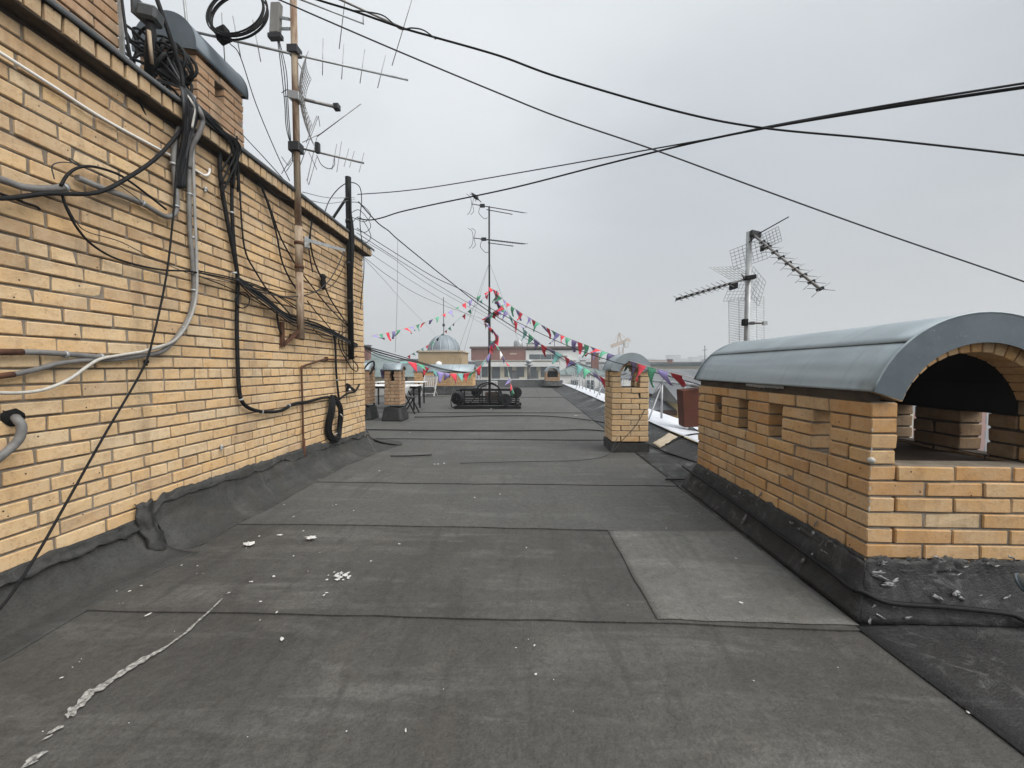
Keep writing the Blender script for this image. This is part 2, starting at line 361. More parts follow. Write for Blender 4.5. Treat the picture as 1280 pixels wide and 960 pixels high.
# ------------------------------------------------------------------ flecks, smear
mb = MB()
def fleck(mb, x, y, r, asp=1., ang=None, z=None):
    ang = R.uniform(0, 6.28) if ang is None else ang; n = 9; z = (lump(x, y) + .0125) if z is None else z
    vs = []
    for i in range(n):
        a = 2 * math.pi * i / n; rr = r * R.uniform(.45, 1.2)
        px, py = rr * math.cos(a) * asp, rr * math.sin(a)
        vs.append((x + px * math.cos(ang) - py * math.sin(ang), y + px * math.sin(ang) + py * math.cos(ang), z))
    c = (x, y, z + .002)
    mb.add(vs + [c], [(i, (i + 1) % n, n) for i in range(n)])
for px, py, r in [(28, 746, 5), (75, 727, 4), (74, 712, 3), (162, 742, 5), (177, 735, 5), (146, 742, 2), (186, 771, 6), (227, 709, 3), (247, 710, 4), (246, 720, 2), (254, 720, 2), (308, 687, 2), (314, 731, 5), (342, 724, 5), (326, 756, 4), (325, 779, 3), (346, 769, 4), (405, 748, 5), (408, 745, 4), (367, 698, 4), (367, 647, 3), (379, 666, 3), (385, 718, 2), (464, 705, 5), (350, 671, 8), (324, 672, 4), (355, 632, 3), (280, 637, 5), (290, 633, 4), (306, 629, 4), (336, 620, 3), (361, 612, 3), (420, 632, 3), (442, 640, 3), (474, 590, 4), (416, 633, 2), (593, 624, 5), (625, 619, 4), (670, 847, 6), (668, 810, 4), (507, 917, 6), (433, 918, 4), (77, 851, 4), (91, 838, 3), (927, 756, 8), (658, 687, 3), (499, 683, 3), (645, 813, 3), (352, 802, 8), (548, 581, 6), (543, 581, 4), (512, 541, 4), (555, 580, 5), (1210, 895, 4), (920, 700, 3), (1110, 780, 4), (833, 662, 3), (720, 520, 5), (740, 527, 4)]:
    q = G(px, py); s = q.y / F * r * .62
    if q.x > 1.5 or q.y > 11: continue
    fleck(mb, q.x, q.y, max(s * .55, .003), R.uniform(.9, 2.2))
for _ in range(80):
    x = R.uniform(-2.1, 1.45); y = R.uniform(1.0, 7.5); fleck(mb, x, y, R.uniform(.001, .0033), R.uniform(.7, 1.8))
struct(mb.build('paint_flecks', 'paper'), 'stuff')
mb = MB()
ctrl = [(278, 752, 2), (262, 768, 3), (250, 778, 4), (232, 795, 4), (205, 814, 5), (190, 822, 6), (172, 832, 9), (150, 846, 11), (128, 862, 12), (112, 870, 15), (100, 884, 14), (88, 895, 15), (82, 900, 7)]
L, Rr = [], []
for i in range(len(ctrl) - 1):
    for k in range(6):
        t = k / 6; a, b = ctrl[i], ctrl[i + 1]; px, py, w = [a[j] + (b[j] - a[j]) * t for j in range(3)]
        w *= .55 + .5 * nz(i + t, 3, 1.7) + R.uniform(-.12, .12); dx, dy = b[0] - a[0], b[1] - a[1]; l = math.hypot(dx, dy); ox, oy = -dy / l * w * .5, dx / l * w * .5
        p, q = G(px + ox, py + oy), G(px - ox, py - oy)
        L.append((p.x, p.y, lump(p.x, p.y) + .0125)); Rr.append((q.x, q.y, lump(q.x, q.y) + .0125))
n = len(L); mb.add(L + Rr, [(i, i + 1, n + i + 1, n + i) for i in range(n - 1)])
for px, py, r in [(45, 950, 8), (38, 957, 6), (70, 915, 5), (60, 925, 3), (286, 745, 2)]:
    q = G(px, py); fleck(mb, q.x, q.y, q.y / F * r, 1.6, .9)
m = simple_noise_mat('chalky_smear', (.40, .39, .365), (.10, .098, .09), 75, .9, 0, .2, 0, (1, 1, 1), .38, .62)
o = mb.build('paint_smear', m); tag(o, 'long chalky white paint smear across the felt in the lower left', 'paint smear')
def scrap(px, py, sc, lab):
    q = G(px, py); mb = MB(); z = lump(q.x, q.y) + .018; n = 12; vs = []
    for i in range(n):
        a = 2 * math.pi * i / n; r = sc * (R.uniform(.45, .8) if i % 2 else R.uniform(.55, 1.05)); vs.append((q.x + r * 1.5 * math.cos(a), q.y + r * math.sin(a), z + R.uniform(0, .012)))
    mb.add(vs + [(q.x, q.y, z + .015)], [(i, (i + 1) % n, n) for i in range(n)])
    tag(mb.build('paper_scrap', 'paper', solid=.002), lab, 'litter')
scrap(311, 684, .030, 'crumpled white scrap on the felt, nearer the brick wall of the two')
scrap(389, 677, .032, 'small torn white scrap on the felt just below the long seam')
mb = MB()
for _ in range(34):
    q = G(427 + R.gauss(0, 6.5), 723 + R.gauss(0, 2.6)); fleck(mb, q.x, q.y, R.uniform(.003, .011), 1.3)
struct(mb.build('paint_flecks', 'paper'), 'stuff')

# ------------------------------------------------------------------ left: stair house with long brick wall
stair = thing('stair_house', 'long yellow brick stair house wall with projecting brick coping', 'building', (XW, 2, 0))
mb = MB(); Y0, Y1 = -1.5, 5.70
HEADER = {6, 14, 22, 32}
for r in range(36):
    z = r * .0785 - .011; alt = min(.75, max(.06, (z - .9) * .42)); kw = dict(bh=.0665, bj=.012, alt=alt, jit=.0032)  # browner bricks mixed in more with height, imitating light that fades upward
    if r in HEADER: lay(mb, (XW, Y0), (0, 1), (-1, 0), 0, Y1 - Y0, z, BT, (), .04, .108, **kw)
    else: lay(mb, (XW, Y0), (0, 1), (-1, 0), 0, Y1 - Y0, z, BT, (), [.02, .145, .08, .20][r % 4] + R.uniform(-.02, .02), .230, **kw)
    lay(mb, (XW - .122, Y1), (-1, 0), (0, -1), 0, 2.2, z, BT, (), [.0, .13][r % 2], .23, bh=.0665, bj=.012)
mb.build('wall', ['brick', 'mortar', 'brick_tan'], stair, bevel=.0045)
mb = MB(); y = Y0
while y < Y1 + .08:
    mb.box((XW - .20, y, 2.851), (XW + .082 + R.uniform(-.004, .004), y + .064, 2.935), 0, .003); y += .0765
mb.box((XW - .19, Y0, 2.853), (XW + .062, Y1 + .12, 2.93), 1)
mb.box((XW - .18, Y0, 2.840), (XW + .078, Y1 + .115, 2.8495), 1)  # dark strip along the underside: shade of the overhang put in as colour
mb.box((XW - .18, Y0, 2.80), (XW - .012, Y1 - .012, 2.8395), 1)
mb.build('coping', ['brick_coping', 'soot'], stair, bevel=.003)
MB().grid(lambda u, v: (XW + .095 - .5 * max(0, v - .34) / .66, Y0 + u * 7.4, 2.936 + .045 * min(1, v / .34) + .006 * nz(u * 30, v, 1)), 60, 4).build('metal_flashing', 'flashing', stair, solid=.004)
MB().box((-6.2, Y0, .0), (XW - .125, Y1 - .125, 2.93)).build('core', 'concrete', stair)
# felt upstand along the foot of the wall, with its ragged top and flared end
def upst(u, v):
    y = 2.33 + u * 3.46
    top = (.345 - .05 * u if u < .5 else .32 - .33 * (u - .5)) + .022 * nz(y, 1, 3) + .016 * nz(y, 3, 14) + .010 * nz(y, 6, 45)
    top += .02 * (1 if .55 < u < .6 else 0); top = min(top, .36)
    if u < .06: top = .25 + (top - .25) * u / .06
    out = .27 + .05 * nz(y, 5, 2) + .25 * max(0, (u - .62) / .38) ** 1.3
    if u < .03: out *= .5 + u / .06
    c = v ** 1.6
    x = XW + .018 + .012 * (1 - v) * (1 + nz(y, 8, 9)) + (out - .02) * c
    z = top * (1 - v) ** 2.0 + (lump(x, y) + .006) * v + .016 * nz(y * 3, v * 4, 1.2, 7) * (1 - v) * v * 4 + .007 * nz(y * 14, v * 9, 1, 3) + .010 * max(0, nz(y * 6, v * 1.2, 1.4, 8) - .2)
    return (x + .012 * nz(y * 2, v * 3, 2.2), y, z)
MB().grid(upst, 130, 18).build('felt_upstand', 'felt_mid', stair, solid=.003)
def upst2(u, v):
    y = -1.5 + u * 3.84; top = .235 + .015 * nz(y, 2, 3) + .010 * nz(y, 4, 15) + .008 * nz(y, 7, 45)
    x = XW + .012 + (.33 + .07 * nz(y, 3, 1.5)) * v ** 1.7
    return (x, y, top * (1 - v) ** 2.2 + (lump(x, y) + .006) * v + .012 * nz(y * 3, v * 3, 1.2, 4) * v * (1 - v) * 4 + .005 * nz(y * 14, v * 9, 1, 3) * (1 - v))
MB().grid(upst2, 90, 14).build('felt_upstand', 'felt_mid', stair, solid=.003)
def upst3(u, v):
    a = u * math.pi / 2; out = .05 + .5 * v ** 1.8
    x = XW + out * math.cos(a) - .02; y = 5.72 + out * .8 * math.sin(a)
    return (x, y, .165 * (1 - v) ** 1.3 + .014 * v + .008 * nz(a * 2, v, 3))
MB().grid(upst3, 14, 10).build('felt_upstand', 'felt_mid', stair, solid=.008)
MB().grid(lambda u, v: (XW + .025 + .02 * nz(u * 2, v * 2, 2, 9) + .09 * v * v + .03 * math.sin(3.14 * u), 2.25 + u * .10 + .02 * nz(v, u, 5), .31 * (1 - v) + .03 + .02 * nz(u, v, 12)), 8, 12).build('felt_bulge', 'bitumen', stair, solid=.015)
def tar(name, parent, fn, n, rows=4):     # smeared bitumen ribbon with a torn upper and lower edge
    MB().grid(fn, n, rows).build(name, 'bitumen', parent, solid=.002)
def tband(u, v):
    y = -1.4 + u * 7.15
    top = .24 + .11 * max(0, min(1, (y - 2.28) / .14)) - .035 * max(0, y - 2.5)
    up = .022 * (nz(y, 1, 6) + nz(y, 2, 19)) + .016 * abs(nz(y, 3, 55)); dn = .05 + .05 * nz(y, 4, 4) + .02 * nz(y, 9, 21)
    z = top + up - v * (up + max(.015, dn)) - .01
    return (XW + .014 + .034 * v * v + .006 * nz(y * 9, v * 3, 2), y, max(z, .02))
tar('tar_band', stair, tband, 420, 4)
# brown brick block standing back on top of it
blk = thing('brick_chimney', 'brown brick chimney stack standing on the stair house roof, cut by the photo edge', 'chimney', (-3.0, 1.6, 2.95))
mb = MB()
for r in range(34):
    z = 2.96 + r * .075
    lay(mb, (-2.76, .2), (0, 1), (-1, 0), 0, 2.43, z, BT, (), [.06, .19][r % 2]); lay(mb, (-2.76 - .12, 2.63), (-1, 0), (0, -1), 0, .6, z, BT, (), [.0, .13][r % 2])
mb.build('wall', ['brick_brown', 'mortar_dark'], blk, bevel=.004)
MB().box((-3.4, .2, 2.95), (-2.89, 2.5, 5.5)).build('core', 'mortar_dark', blk)
MB().bar((-2.745, 2.625, 2.95), (-2.745, 2.625, 5.5), .012, .03).build('corner_strip', 'galv', blk)

# ------------------------------------------------------------------ chimneys with barrel caps
def chimney(name, label, loc, W, L, z0, rows, sill, slots, rise, rz=0, bm='brick_orange', capm='cap', back_open=True, jw=.12, up=(.2, .18), fr=.1, group=None, slotrows=3, big=False, base_box=False, core=False):
    root = thing(name, label, 'chimney', loc, rz, group, local=True)
    mb = MB(); mr = MB(); t = BT; hw = W / 2; zt = z0 + rows * .075; zs_ = z0 + sill * .075 - .01
    for r in range(rows):
        z = z0 + r * .075; sl = [(a, b) for a, b in slots] if sill <= r < sill + slotrows else []
        ev = r % 2 == 0; s0, s1 = (0, L) if ev else (t + BJ, L - t - BJ)
        lay(mb, (-hw, 0), (0, 1), (1, 0), s0, s1, z, t, sl, 0, mm=1, rake=.007)
        lay(mr if big else mb, (hw, 0), (0, 1), (-1, 0), s0, s1, z, t, sl, 0, mm=1, rake=.007)
        e0, e1 = (t + BJ, W - t - BJ) if ev else (0, W)
        gap = [(jw, W - jw)] if r >= sill else []
        for yy, nn, op in ((0, (0, 1), True), (L, (0, -1), back_open)):
            gp = gap if op else []
            if ev and gp and jw <= t + .005: continue
            lay(mb, (-hw, yy), (1, 0), nn, e0, e1, z, t, gp, 0 if ev else .26, mm=1, rake=.007)
    mb.build('wall', [bm, 'mortar'], root, bevel=.0045)
    if big: mr.build('wall', ['brick_sooty', 'mortar_dark'], root, bevel=.0045)  # darker bricks throughout the vent's right wall
    if core: MB().box((-hw + .125, .125, zs_), (hw - .125, L - .125, zt + .05)).build('shaft_lining', 'black_matt', root)  # black block fills the shaft, painting in the dark behind the openings
    a = hw + .022; Rad = (a * a + rise * rise) / (2 * rise); cz = zt + rise - Rad + (.05 if big else .012)
    A0 = math.asin(min(1, a / Rad)) if cz <= zt + .05 else math.pi - math.asin(min(1, a / Rad))
    ov = .035; n = 28
    def arc(u, rr): th = -A0 + 2 * A0 * u; return rr * math.sin(th), cz + rr * math.cos(th)
    # the sheet in three laps: the upper one lies over the lower ones
    if big:
        for (u0, u1, dr) in ((0, .225, 0), (.212, 1, .004)):
            mb = MB()
            mb.grid(lambda u, v: (lambda q: (q[0], -ov + v * (L + 2 * ov), q[1]))(arc(u0 + (u1 - u0) * u, Rad + dr + .003 * nz(u * 6 + u0 * 9, v * 3, 1.1, 4) + (.004 if (u < .06 and u0 > 0) else 0))), 22, 16)
            mb.build('cap_sheet', capm, root, solid=.003)
    else:
        MB().grid(lambda u, v: (lambda q: (q[0], -ov + v * (L + 2 * ov), q[1]))(arc(u, Rad)), n, 2).build('cap_sheet', capm, root, solid=.004)
    for yy in (-ov - .002, L + ov + .002):
        MB().grid(lambda u, v: (lambda q: (q[0], yy, q[1]))(arc(u, Rad + .006 - v * fr)), n, 2, 0, False).build('cap_fascia', capm if not big else 'cap_dark', root, solid=.004)
        if big:
            MB().tube([(lambda q: V((q[0], yy, q[1])))(arc(i / n, Rad + .007)) for i in range(n + 1)], .005, 6).build('cap_rim', capm, root)
        if yy > 0 and not back_open:
            MB().add([(lambda q: (q[0], L - .02, q[1]))(arc(i / n, Rad - .02)) for i in range(n + 1)], [tuple(range(n + 1))]).build('cap_end', 'black_matt', root, solid=.01)
    # arch bricks under the sheet at each open end
    vr = .115
    nv = int(2 * A0 * Rad / .075)
    for yy in ((0.0, L - .12) if back_open else (0.0,)):
        mb = MB()
        for i in range(nv):
            u0, u1 = (i + .06) / nv, (i + .94) / nv; vs = []
            for y in (yy + .004, yy + .12):
                for u, rr in ((u0, Rad - .01), (u1, Rad - .01), (u1, Rad - fr - .035), (u0, Rad - fr - .035)):
                    q = arc(u, rr + R.uniform(-.002, .002)); vs.append((q[0], y, q[1]))
            mb.add(vs, [(0, 1, 2, 3), (7, 6, 5, 4), (0, 4, 5, 1), (1, 5, 6, 2), (2, 6, 7, 3), (3, 7, 4, 0)])
        mb.grid(lambda u, v: (lambda q: (q[0], yy + .012 + .1 * v, q[1]))(arc(u, Rad - fr - .022)), n, 1, 1)
        mb.build('brick_arch', [bm, 'mortar_dark'], root, bevel=.003)
    zs = z0 + sill * .075
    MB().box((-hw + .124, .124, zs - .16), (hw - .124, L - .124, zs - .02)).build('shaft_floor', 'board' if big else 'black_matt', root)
    if big:   # black sheets stand in for inner shade; mortar bed below the eaves, torn flashing
        for sx in (-1, 1): MB().box((sx * (hw - .005) - .055 * (sx > 0) - (0 if sx > 0 else 0), .02, zt), (sx * (hw - .005) + (.055 if sx < 0 else 0), L - .02, zt + .05), 0, .006).build('eaves_bed', 'mortar_dark', root)
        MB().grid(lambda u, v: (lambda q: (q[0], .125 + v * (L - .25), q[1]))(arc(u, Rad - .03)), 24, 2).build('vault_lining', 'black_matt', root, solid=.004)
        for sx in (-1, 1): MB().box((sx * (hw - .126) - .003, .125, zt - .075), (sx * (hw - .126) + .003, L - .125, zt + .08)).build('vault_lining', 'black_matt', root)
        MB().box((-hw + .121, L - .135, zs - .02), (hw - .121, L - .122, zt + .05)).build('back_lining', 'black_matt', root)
        MB().grid(lambda u, v: (-hw - .004 - .004 * nz(u * 9, v, 3), .62 + u * .42, zt + .048 - v * (.02 + .02 * abs(nz(u, 3, 9)))), 20, 2).build('torn_foil', 'galv', root, solid=.002)
    # felt skirt round the foot
    zt_, out = up
    if base_box:
        MB().box((-hw - .012, -.012, -.02), (hw + .012, L + .012, z0 - .015), 0, .004).build('base', 'bitumen', root)
    else:
        per = [(-hw, 0), (hw, 0), (hw, L), (-hw, L)]
        def sk(u, v):
            s = u * 4; i = min(3, int(s)); f = s - i; p, q = per[i], per[(i + 1) % 4]
            x, y = p[0] + (q[0] - p[0]) * f, p[1] + (q[1] - p[1]) * f
            o_ = .012 + (out - .012) * v ** 1.25 + (.010 * nz(s * 7, v * 2, 1.5, 2) + .007 * nz(s * 22, v * 2.5, 1.3, 5) + .02 * max(0, nz(s * 11, v, 1.6, 8) - .25)) * (1 - v * .6)
            # push outwards along both axes near corners
            sx = -1 if x < 0 else 1; cx = abs(abs(x) - hw) < .002; cy = y < .002 or y > L - .002
            X = x + (sx * o_ if cx else (x / hw) * o_ * 0); Yy = y + ((-o_ if y < .002 else o_) if cy else 0)
            top = zt_ + .02 * nz(s * 3, 1, 2.2, 6) + .012 * nz(s * 11, 3, 3) + .010 * nz(s * 60, 3, 2)
            return (X, Yy, max(.0, top * (1 - v) ** .92 + .018 * v))
        MB().grid(sk, 320 if big else 32, 14).build('felt_skirt', 'felt_dark', root, solid=.007)
    return root
big = chimney('roof_vent', 'large orange brick roof vent with grey barrel cap and four side slots', (2.085, 1.876, 0), .93, 1.83, .185, 11, 7,
              [(.25, .38), (.64, .77), (1.02, 1.145), (1.40, 1.52)], .355, back_open=False, up=(.262, .11), fr=.135, big=True)
def vt(side):
    def f(u, v):
        up = .018 * (nz(u * 3, side, 3) + nz(u * 9, side + 2, 3)) + .016 * abs(nz(u * 30, side + 4, 3)); z = .268 + up - v * (up + .05)
        o_ = .006 + .022 * v * v + .004 * nz(u * 30, v * 3, 2)
        return ((-.465 - o_, 1.83 * u, z) if side else (-.465 + .93 * u, -o_, z))
    return f
for side in (0, 1): MB().grid(vt(side), 220 if side else 140, 4).build('tar_band', 'bitumen', big, solid=.002)
def SKF(px, py):     # on the front / left slope of the vent's felt skirt
    d = ray(px, py); k = .244 / .098; t = (.018 - k * 1.766 - H) / (d.z - k * d.y); return V((0, 0, H)) + d * t
def SKL(px, py):
    d = ray(px, py); k = .244 / .098; t = (.018 - k * 1.51 - H) / (d.z - k * d.x); return V((0, 0, H)) + d * t
# white paint runs down the near corner of the vent, bitumen glints painted grey on its skirt
mb = MB()
z = .985
while z > .44:
    l = R.uniform(.008, .03); s_ = R.uniform(.0025, .0055)
    if R.random() < .75: mb.grid(lambda u, v: (-.464 + (u - .5) * 2 * s_ * (1 - .6 * abs(2 * v - 1)) + .003 * nz(v * 3, z, 3), -.0045 - .002 * math.sin(3.14 * u), z - l * v), 4, 6)
    z -= l + R.uniform(.004, .05)
mb.lathe((-.462, -.004, .735), [(.0, -.018), (.014, -.008), (.016, .004), (.008, .014), (.0, .016)], 10)
b = mb.build('paint_run', 'paint_old', big); b['kind'] = 'stuff'
mb = MB()
for px, py, r in [(1100, 722, 14), (1108, 730, 10), (1095, 715, 8), (1102, 703, 7), (1115, 727, 8), (1090, 757, 5), (1117, 757, 5), (1172, 748, 9), (1192, 742, 10), (1200, 748, 7), (1222, 744, 6), (1256, 746, 5), (1098, 770, 5), (1132, 772, 6), (1085, 775, 5), (952, 620, 6), (960, 605, 5), (932, 650, 9), (1018, 668, 6), (1022, 655, 5), (1016, 696, 8), (1005, 702, 7), (1170, 697, 5), (1262, 697, 5), (1127, 789, 3), (1190, 803, 3)]:
    q = SKL(px, py) if px < 1085 else SKF(px, py)
    s_ = q.y / F * r
    nn = V((-.928, 0, .373)) if px < 1085 else V((0, -.928, .373)); e1 = V((0, 1, 0)) if px < 1085 else V((1, 0, 0)); e2 = nn.cross(e1)
    a_ = R.uniform(-.5, .5) if px > 1085 else 1.3 + R.uniform(-.3, .3); e1, e2 = e1 * math.cos(a_) + e2 * math.sin(a_), e2 * math.cos(a_) - e1 * math.sin(a_)
    kx, ky = R.uniform(.5, 1.1), R.uniform(.14, .32)
    mb.grid(lambda u, v: tuple(q + (e1 * kx * math.cos(6.283 * u) + e2 * ky * math.sin(6.283 * u)) * s_ * v * (1 + .8 * nz(math.cos(6.283 * u) * 1.4, math.sin(6.283 * u) * 2.2, 1, px)) + nn * (.010 + .22 * s_ * (1 - v * v) * (1 + .8 * nz(u * 3, v * 3, 2, py)))), 18, 5)
for k in range(22):      # scuffs along the torn top edge and down the folds
    if k < 13:
        f = R.random(); q = V((1.606, 1.9 + 1.75 * f, .245 + R.uniform(-.05, .02))); nn = V((-.928, 0, .373)); e1 = V((0, 1, 0))
        q.x = 1.51 + (q.z - .018) / .244 * .098
        if R.random() < .35: e1 = nn.cross(e1) + V((0, R.uniform(-.4, .4), 0))
    else:
        q = V((R.uniform(1.63, 2.5), 0, .25 + R.uniform(-.04, .01))); q.y = 1.766 + (q.z - .018) / .244 * .098; nn = V((0, -.928, .373)); e1 = V((1, 0, 0))
    e1 = e1.normalized(); e2 = nn.cross(e1); l, ww = R.uniform(.006, .035), R.uniform(.002, .005)
    mb.grid(lambda u, v: tuple(q + e1 * l * (2 * u - 1) + e2 * (ww * (2 * v - 1) * (1 - abs(2 * u - 1) ** 2) + .012 * nz(u * 2, k, 1.3)) + nn * (.012 + .004 * math.sin(3.14 * v))), 8, 2)
struct(mb.build('sealant_smears', 'sealant'), 'stuff')
chimney('small_chimney', 'small square yellow brick chimney with arched opening and black base, beside the white roof edge', (1.43, 5.38, 0), .50, .50, .15, 13, 10, [(.17, .30)], .235, bm='brick', up=(.14, .05), fr=.125, base_box=True)
# the two by the table, barrel turned sideways
chimney('small_chimney', 'small brown brick chimney with grey cap standing before the white table', (-2.76, 8.55, 0), .38, .34, .36, 10, 7, [(.14, .24)], .16, rz=math.pi / 2, bm='brick_brown', up=(.30, .055), fr=.08, core=True)
chimney('small_chimney', 'small brick chimney with dark arch half hidden behind the end of the long wall', (-3.52, 8.7, 0), .40, .40, .36, 10, 7, [(.14, .24)], .16, rz=math.pi / 2, bm='brick_brown', up=(.30, .055), fr=.08, core=True)
chimney('roof_vent', 'distant end-on brick vent with rounded arch at the far end of the white roof edge', (1.55, 23.0, .1), .85, 1.4, .15, 9, 5, [(.3, .43), (.8, .93)], .34, bm='brick_brown', up=(.3, .2), fr=.12, core=True)
chimney('roof_vent', 'long low brick vent with grey-green cap behind the slatted white chair', (-2.35, 17.4, 0), .95, 2.6, .38, 8, 5, [(.35, .48), (1.0, 1.13), (1.6, 1.73), (2.1, 2.23)], .34, rz=math.pi / 2, bm='brick_orange', up=(.38, .2), fr=.12, core=True)
chimney('small_chimney', 'narrow brick chimney with grey barrel cap on top of the stair house', (-3.16, 3.42, 2.95), .52, .56, .0, 13, 10, [(.2, .31)], .33, bm='brick_brown', up=(.05, .04), fr=.26, slotrows=2, capm='cap_dark')

# ------------------------------------------------------------------ cables and pipes on the wall
def cable(name, label, cat, pts, r, m='black', n=7, per=8, group=None):
    return tag(MB().tube(spline(pts, per), r, n).build(name, m), label, cat, group)
def wl(pts, off=.03): return [WL(p[0], p[1], p[2] if len(p) > 2 else off) for p in pts]
def clips(parent, pts, r):
    for p, q in pts:
        d = (q - p).normalized(); k = [p - d * .007 + (V((1, 0, 0)) * 0), p + d * .007]
        MB().tube(k, r, 10).build('clip', 'galv', parent)
o = cable('white_pipe', 'thin white plastic pipe sloping across the top of the brick wall, hooked end', 'pipe', wl([(-60, 30), (0, 66), (60, 104), (130, 149), (205, 190), (240, 210), (255, 219), (261, 217), (262, 211)], .022), .0085, 'white_pipe')
o = cable('grey_conduit', 'thick grey conduit running level to its joint near the left photo edge', 'conduit', wl([(-90, 195), (0, 224), (30, 234), (60, 236), (84, 233)], .035), .017, 'grey_pipe', 10)
clips(o, [(WL(80, 234, .035), WL(86, 233, .035))], .022)
o = cable('grey_conduit', 'thick grey conduit curving down then up to the cable bundle at the coping', 'conduit', wl([(96, 222), (130, 236), (175, 253), (205, 270), (217, 268), (221, 255), (219, 225), (217, 190), (224, 160)], .035), .0165, 'grey_pipe', 10)
clips(o, [(WL(178, 254, .035), WL(182, 257, .035)), (WL(220, 258, .035), WL(220, 254, .035)), (WL(216, 205, .035), WL(216, 200, .035))], .020)
o = cable('grey_conduit', 'dark grey conduit in S-curve from coping down to rusty end at left edge', 'conduit', wl([(236, 120), (234, 150), (236, 200), (237, 280), (241, 330), (242, 372), (232, 405), (207, 436), (180, 444), (140, 447), (100, 444), (60, 441), (28, 440)], .03), .0145, 'grey_pipe', 10)
MB().tube(wl([(28, 440), (0, 440), (-60, 440)], .03), .0155, 10).build('rusty_sleeve', 'rust', o)
clips(o, [(WL(237, 243, .03), WL(237, 247, .03)), (WL(240, 297, .03), WL(240, 302, .03)), (WL(242, 363, .03), WL(242, 368, .03)), (WL(230, 410, .03), WL(227, 413, .03)), (WL(126, 446, .03), WL(122, 446, .03)), (WL(82, 443, .03), WL(86, 443, .03))], .019)
o = cable('white_cable', 'pale grey cable beside the dark conduit, its white end curving to the left edge', 'cable', wl([(243, 120), (241, 160), (243, 250), (246, 330), (245, 372), (236, 402), (220, 424), (200, 434), (186, 437)], .048), .0095, 'grey_light', 9)
MB().tube(spline(wl([(206, 431), (186, 437), (175, 440), (150, 444), (125, 449), (108, 459), (85, 475), (55, 487), (25, 491), (0, 491), (-60, 490)], .05)), .0085, 9).build('white_sleeve', 'white_pvc', o)
o = cable('grey_conduit', 'grey conduit dipping to lower rusty stub at the left edge', 'conduit', wl([(190, 443), (150, 449), (110, 450), (75, 454), (45, 462), (17, 468)], .028), .013, 'grey_pipe', 10)
MB().tube(wl([(17, 468), (0, 470), (-50, 474)], .028), .014, 10).build('rusty_sleeve', 'rust', o)
o = cable('grey_conduit', 'short thick grey pipe stub bending out of broken hole in brick wall', 'conduit', [PX(18, 521, XW - .02), PX(21, 524, XW + .04), PX(27, 533, XW + .06), PX(24, 548, XW + .06), PX(10, 563, XW + .05), PX(-30, 595, XW + .05)], .018, 'grey_pipe', 10)
MB().grid(lambda u, v: tuple(WL(16 + 15 * math.cos(6.28 * u) * v * (1 + .3 * nz(u * 4, 1, 2)), 522 + 11 * math.sin(6.28 * u) * v * (1 + .3 * nz(u * 4, 5, 2)), .009 - .004 * v)), 14, 3).build('ragged_hole', 'black_matt', o, solid=.006)
C = 'cable'
cable('black_cable', 'thick black cable rising from left edge up to bundle at coping', C, wl([(-80, 240), (0, 248), (60, 242), (120, 241), (160, 222), (200, 193), (236, 150)], .06), .011)
cable('black_cable', 'thin black cable arching over the grey conduit joint', C, wl([(76, 232), (84, 219), (97, 210), (115, 208), (138, 214), (155, 222), (180, 240), (208, 262)], .055), .007)
cable('black_cable', 'thin black cable sagging from conduit joint to twin conduits at mid wall', C, wl([(78, 245), (84, 262), (98, 287), (118, 308), (150, 325), (200, 337), (243, 340), (300, 352), (345, 368), (372, 384)], .05), .006)
cable('thin_wire', 'fine dark wire trailing loosely beneath the grey conduit joint', C, wl([(80, 250), (95, 277), (110, 290), (150, 302), (190, 322), (240, 343), (290, 354), (335, 364)], .04), .0028, 'char')
cable('thin_wire', 'fine dark wire looping above the grey conduit joint', C, wl([(68, 224), (65, 208), (75, 203), (92, 204), (102, 208), (88, 198), (93, 205), (130, 220), (168, 245), (178, 255)], .05), .0026, 'char')
cable('black_cable', 'short frayed black cable end below the grey conduit at left edge', C, wl([(-20, 236), (10, 245), (30, 253), (45, 258), (50, 262)], .05), .006)
cable('black_cable', 'long black cable hanging diagonally across the brick wall to the felt', C, [WL(223, 170, .05), WL(219, 235, .05), WL(216, 275, .05), WL(208, 345, .06), WL(192, 420, .07), WL(178, 462, .07), WL(130, 545, .08), WL(85, 625, .10), WL(45, 695, .14), WL(5, 755, .16), WL(-40, 800, .2)], .006)
cable('black_cable', 'black cable drooping over the coping in front of the metal box post', C, [P(150, -20, 2.35), P(157, 35, 2.30), P(164, 75, 2.3), P(176, 130, 2.4), P(200, 177, 2.55), P(238, 210, 2.75), P(262, 225, 2.95), P(280, 229, 3.05), P(293, 221, 3.12), P(297, 195, 3.15)], .0075)
cable('black_cable', 'thick black cable swinging from top of photo into the tangle on the coping', C, [P(186, -30, 2.65), P(200, 10, 2.65), P(214, 50, 2.7), P(226, 88, 2.75), P(229, 110, 2.75)], .014, 'black', 9)
o = cable('black_pipe', 'thick black pipe down the wall, turning along above the coil', 'pipe', wl([(276, 160), (275, 215), (283, 270), (293, 320), (297, 350), (296, 400), (297, 450), (299, 488), (304, 504), (316, 512), (335, 515), (352, 513), (367, 505), (385, 502), (405, 497), (420, 497)], .04), .0155, 'black', 9)
clips(o, [(WL(298, 421, .04), WL(298, 425, .04)), (WL(301, 499, .04), WL(302, 502, .04)), (WL(327, 515, .04), WL(330, 515, .04)), (WL(361, 507, .04), WL(364, 506, .04)), (WL(293, 341, .04), WL(294, 345, .04))], .0185)
o = cable('black_pipe', 'straight black cable duct hanging from coping left of the rusty pole', 'pipe', wl([(290, 180), (290, 215), (290, 265), (293, 310), (297, 345)], .04), .013, 'black', 9)
clips(o, [(WL(290, 266, .04), WL(290, 270, .04))], .016)
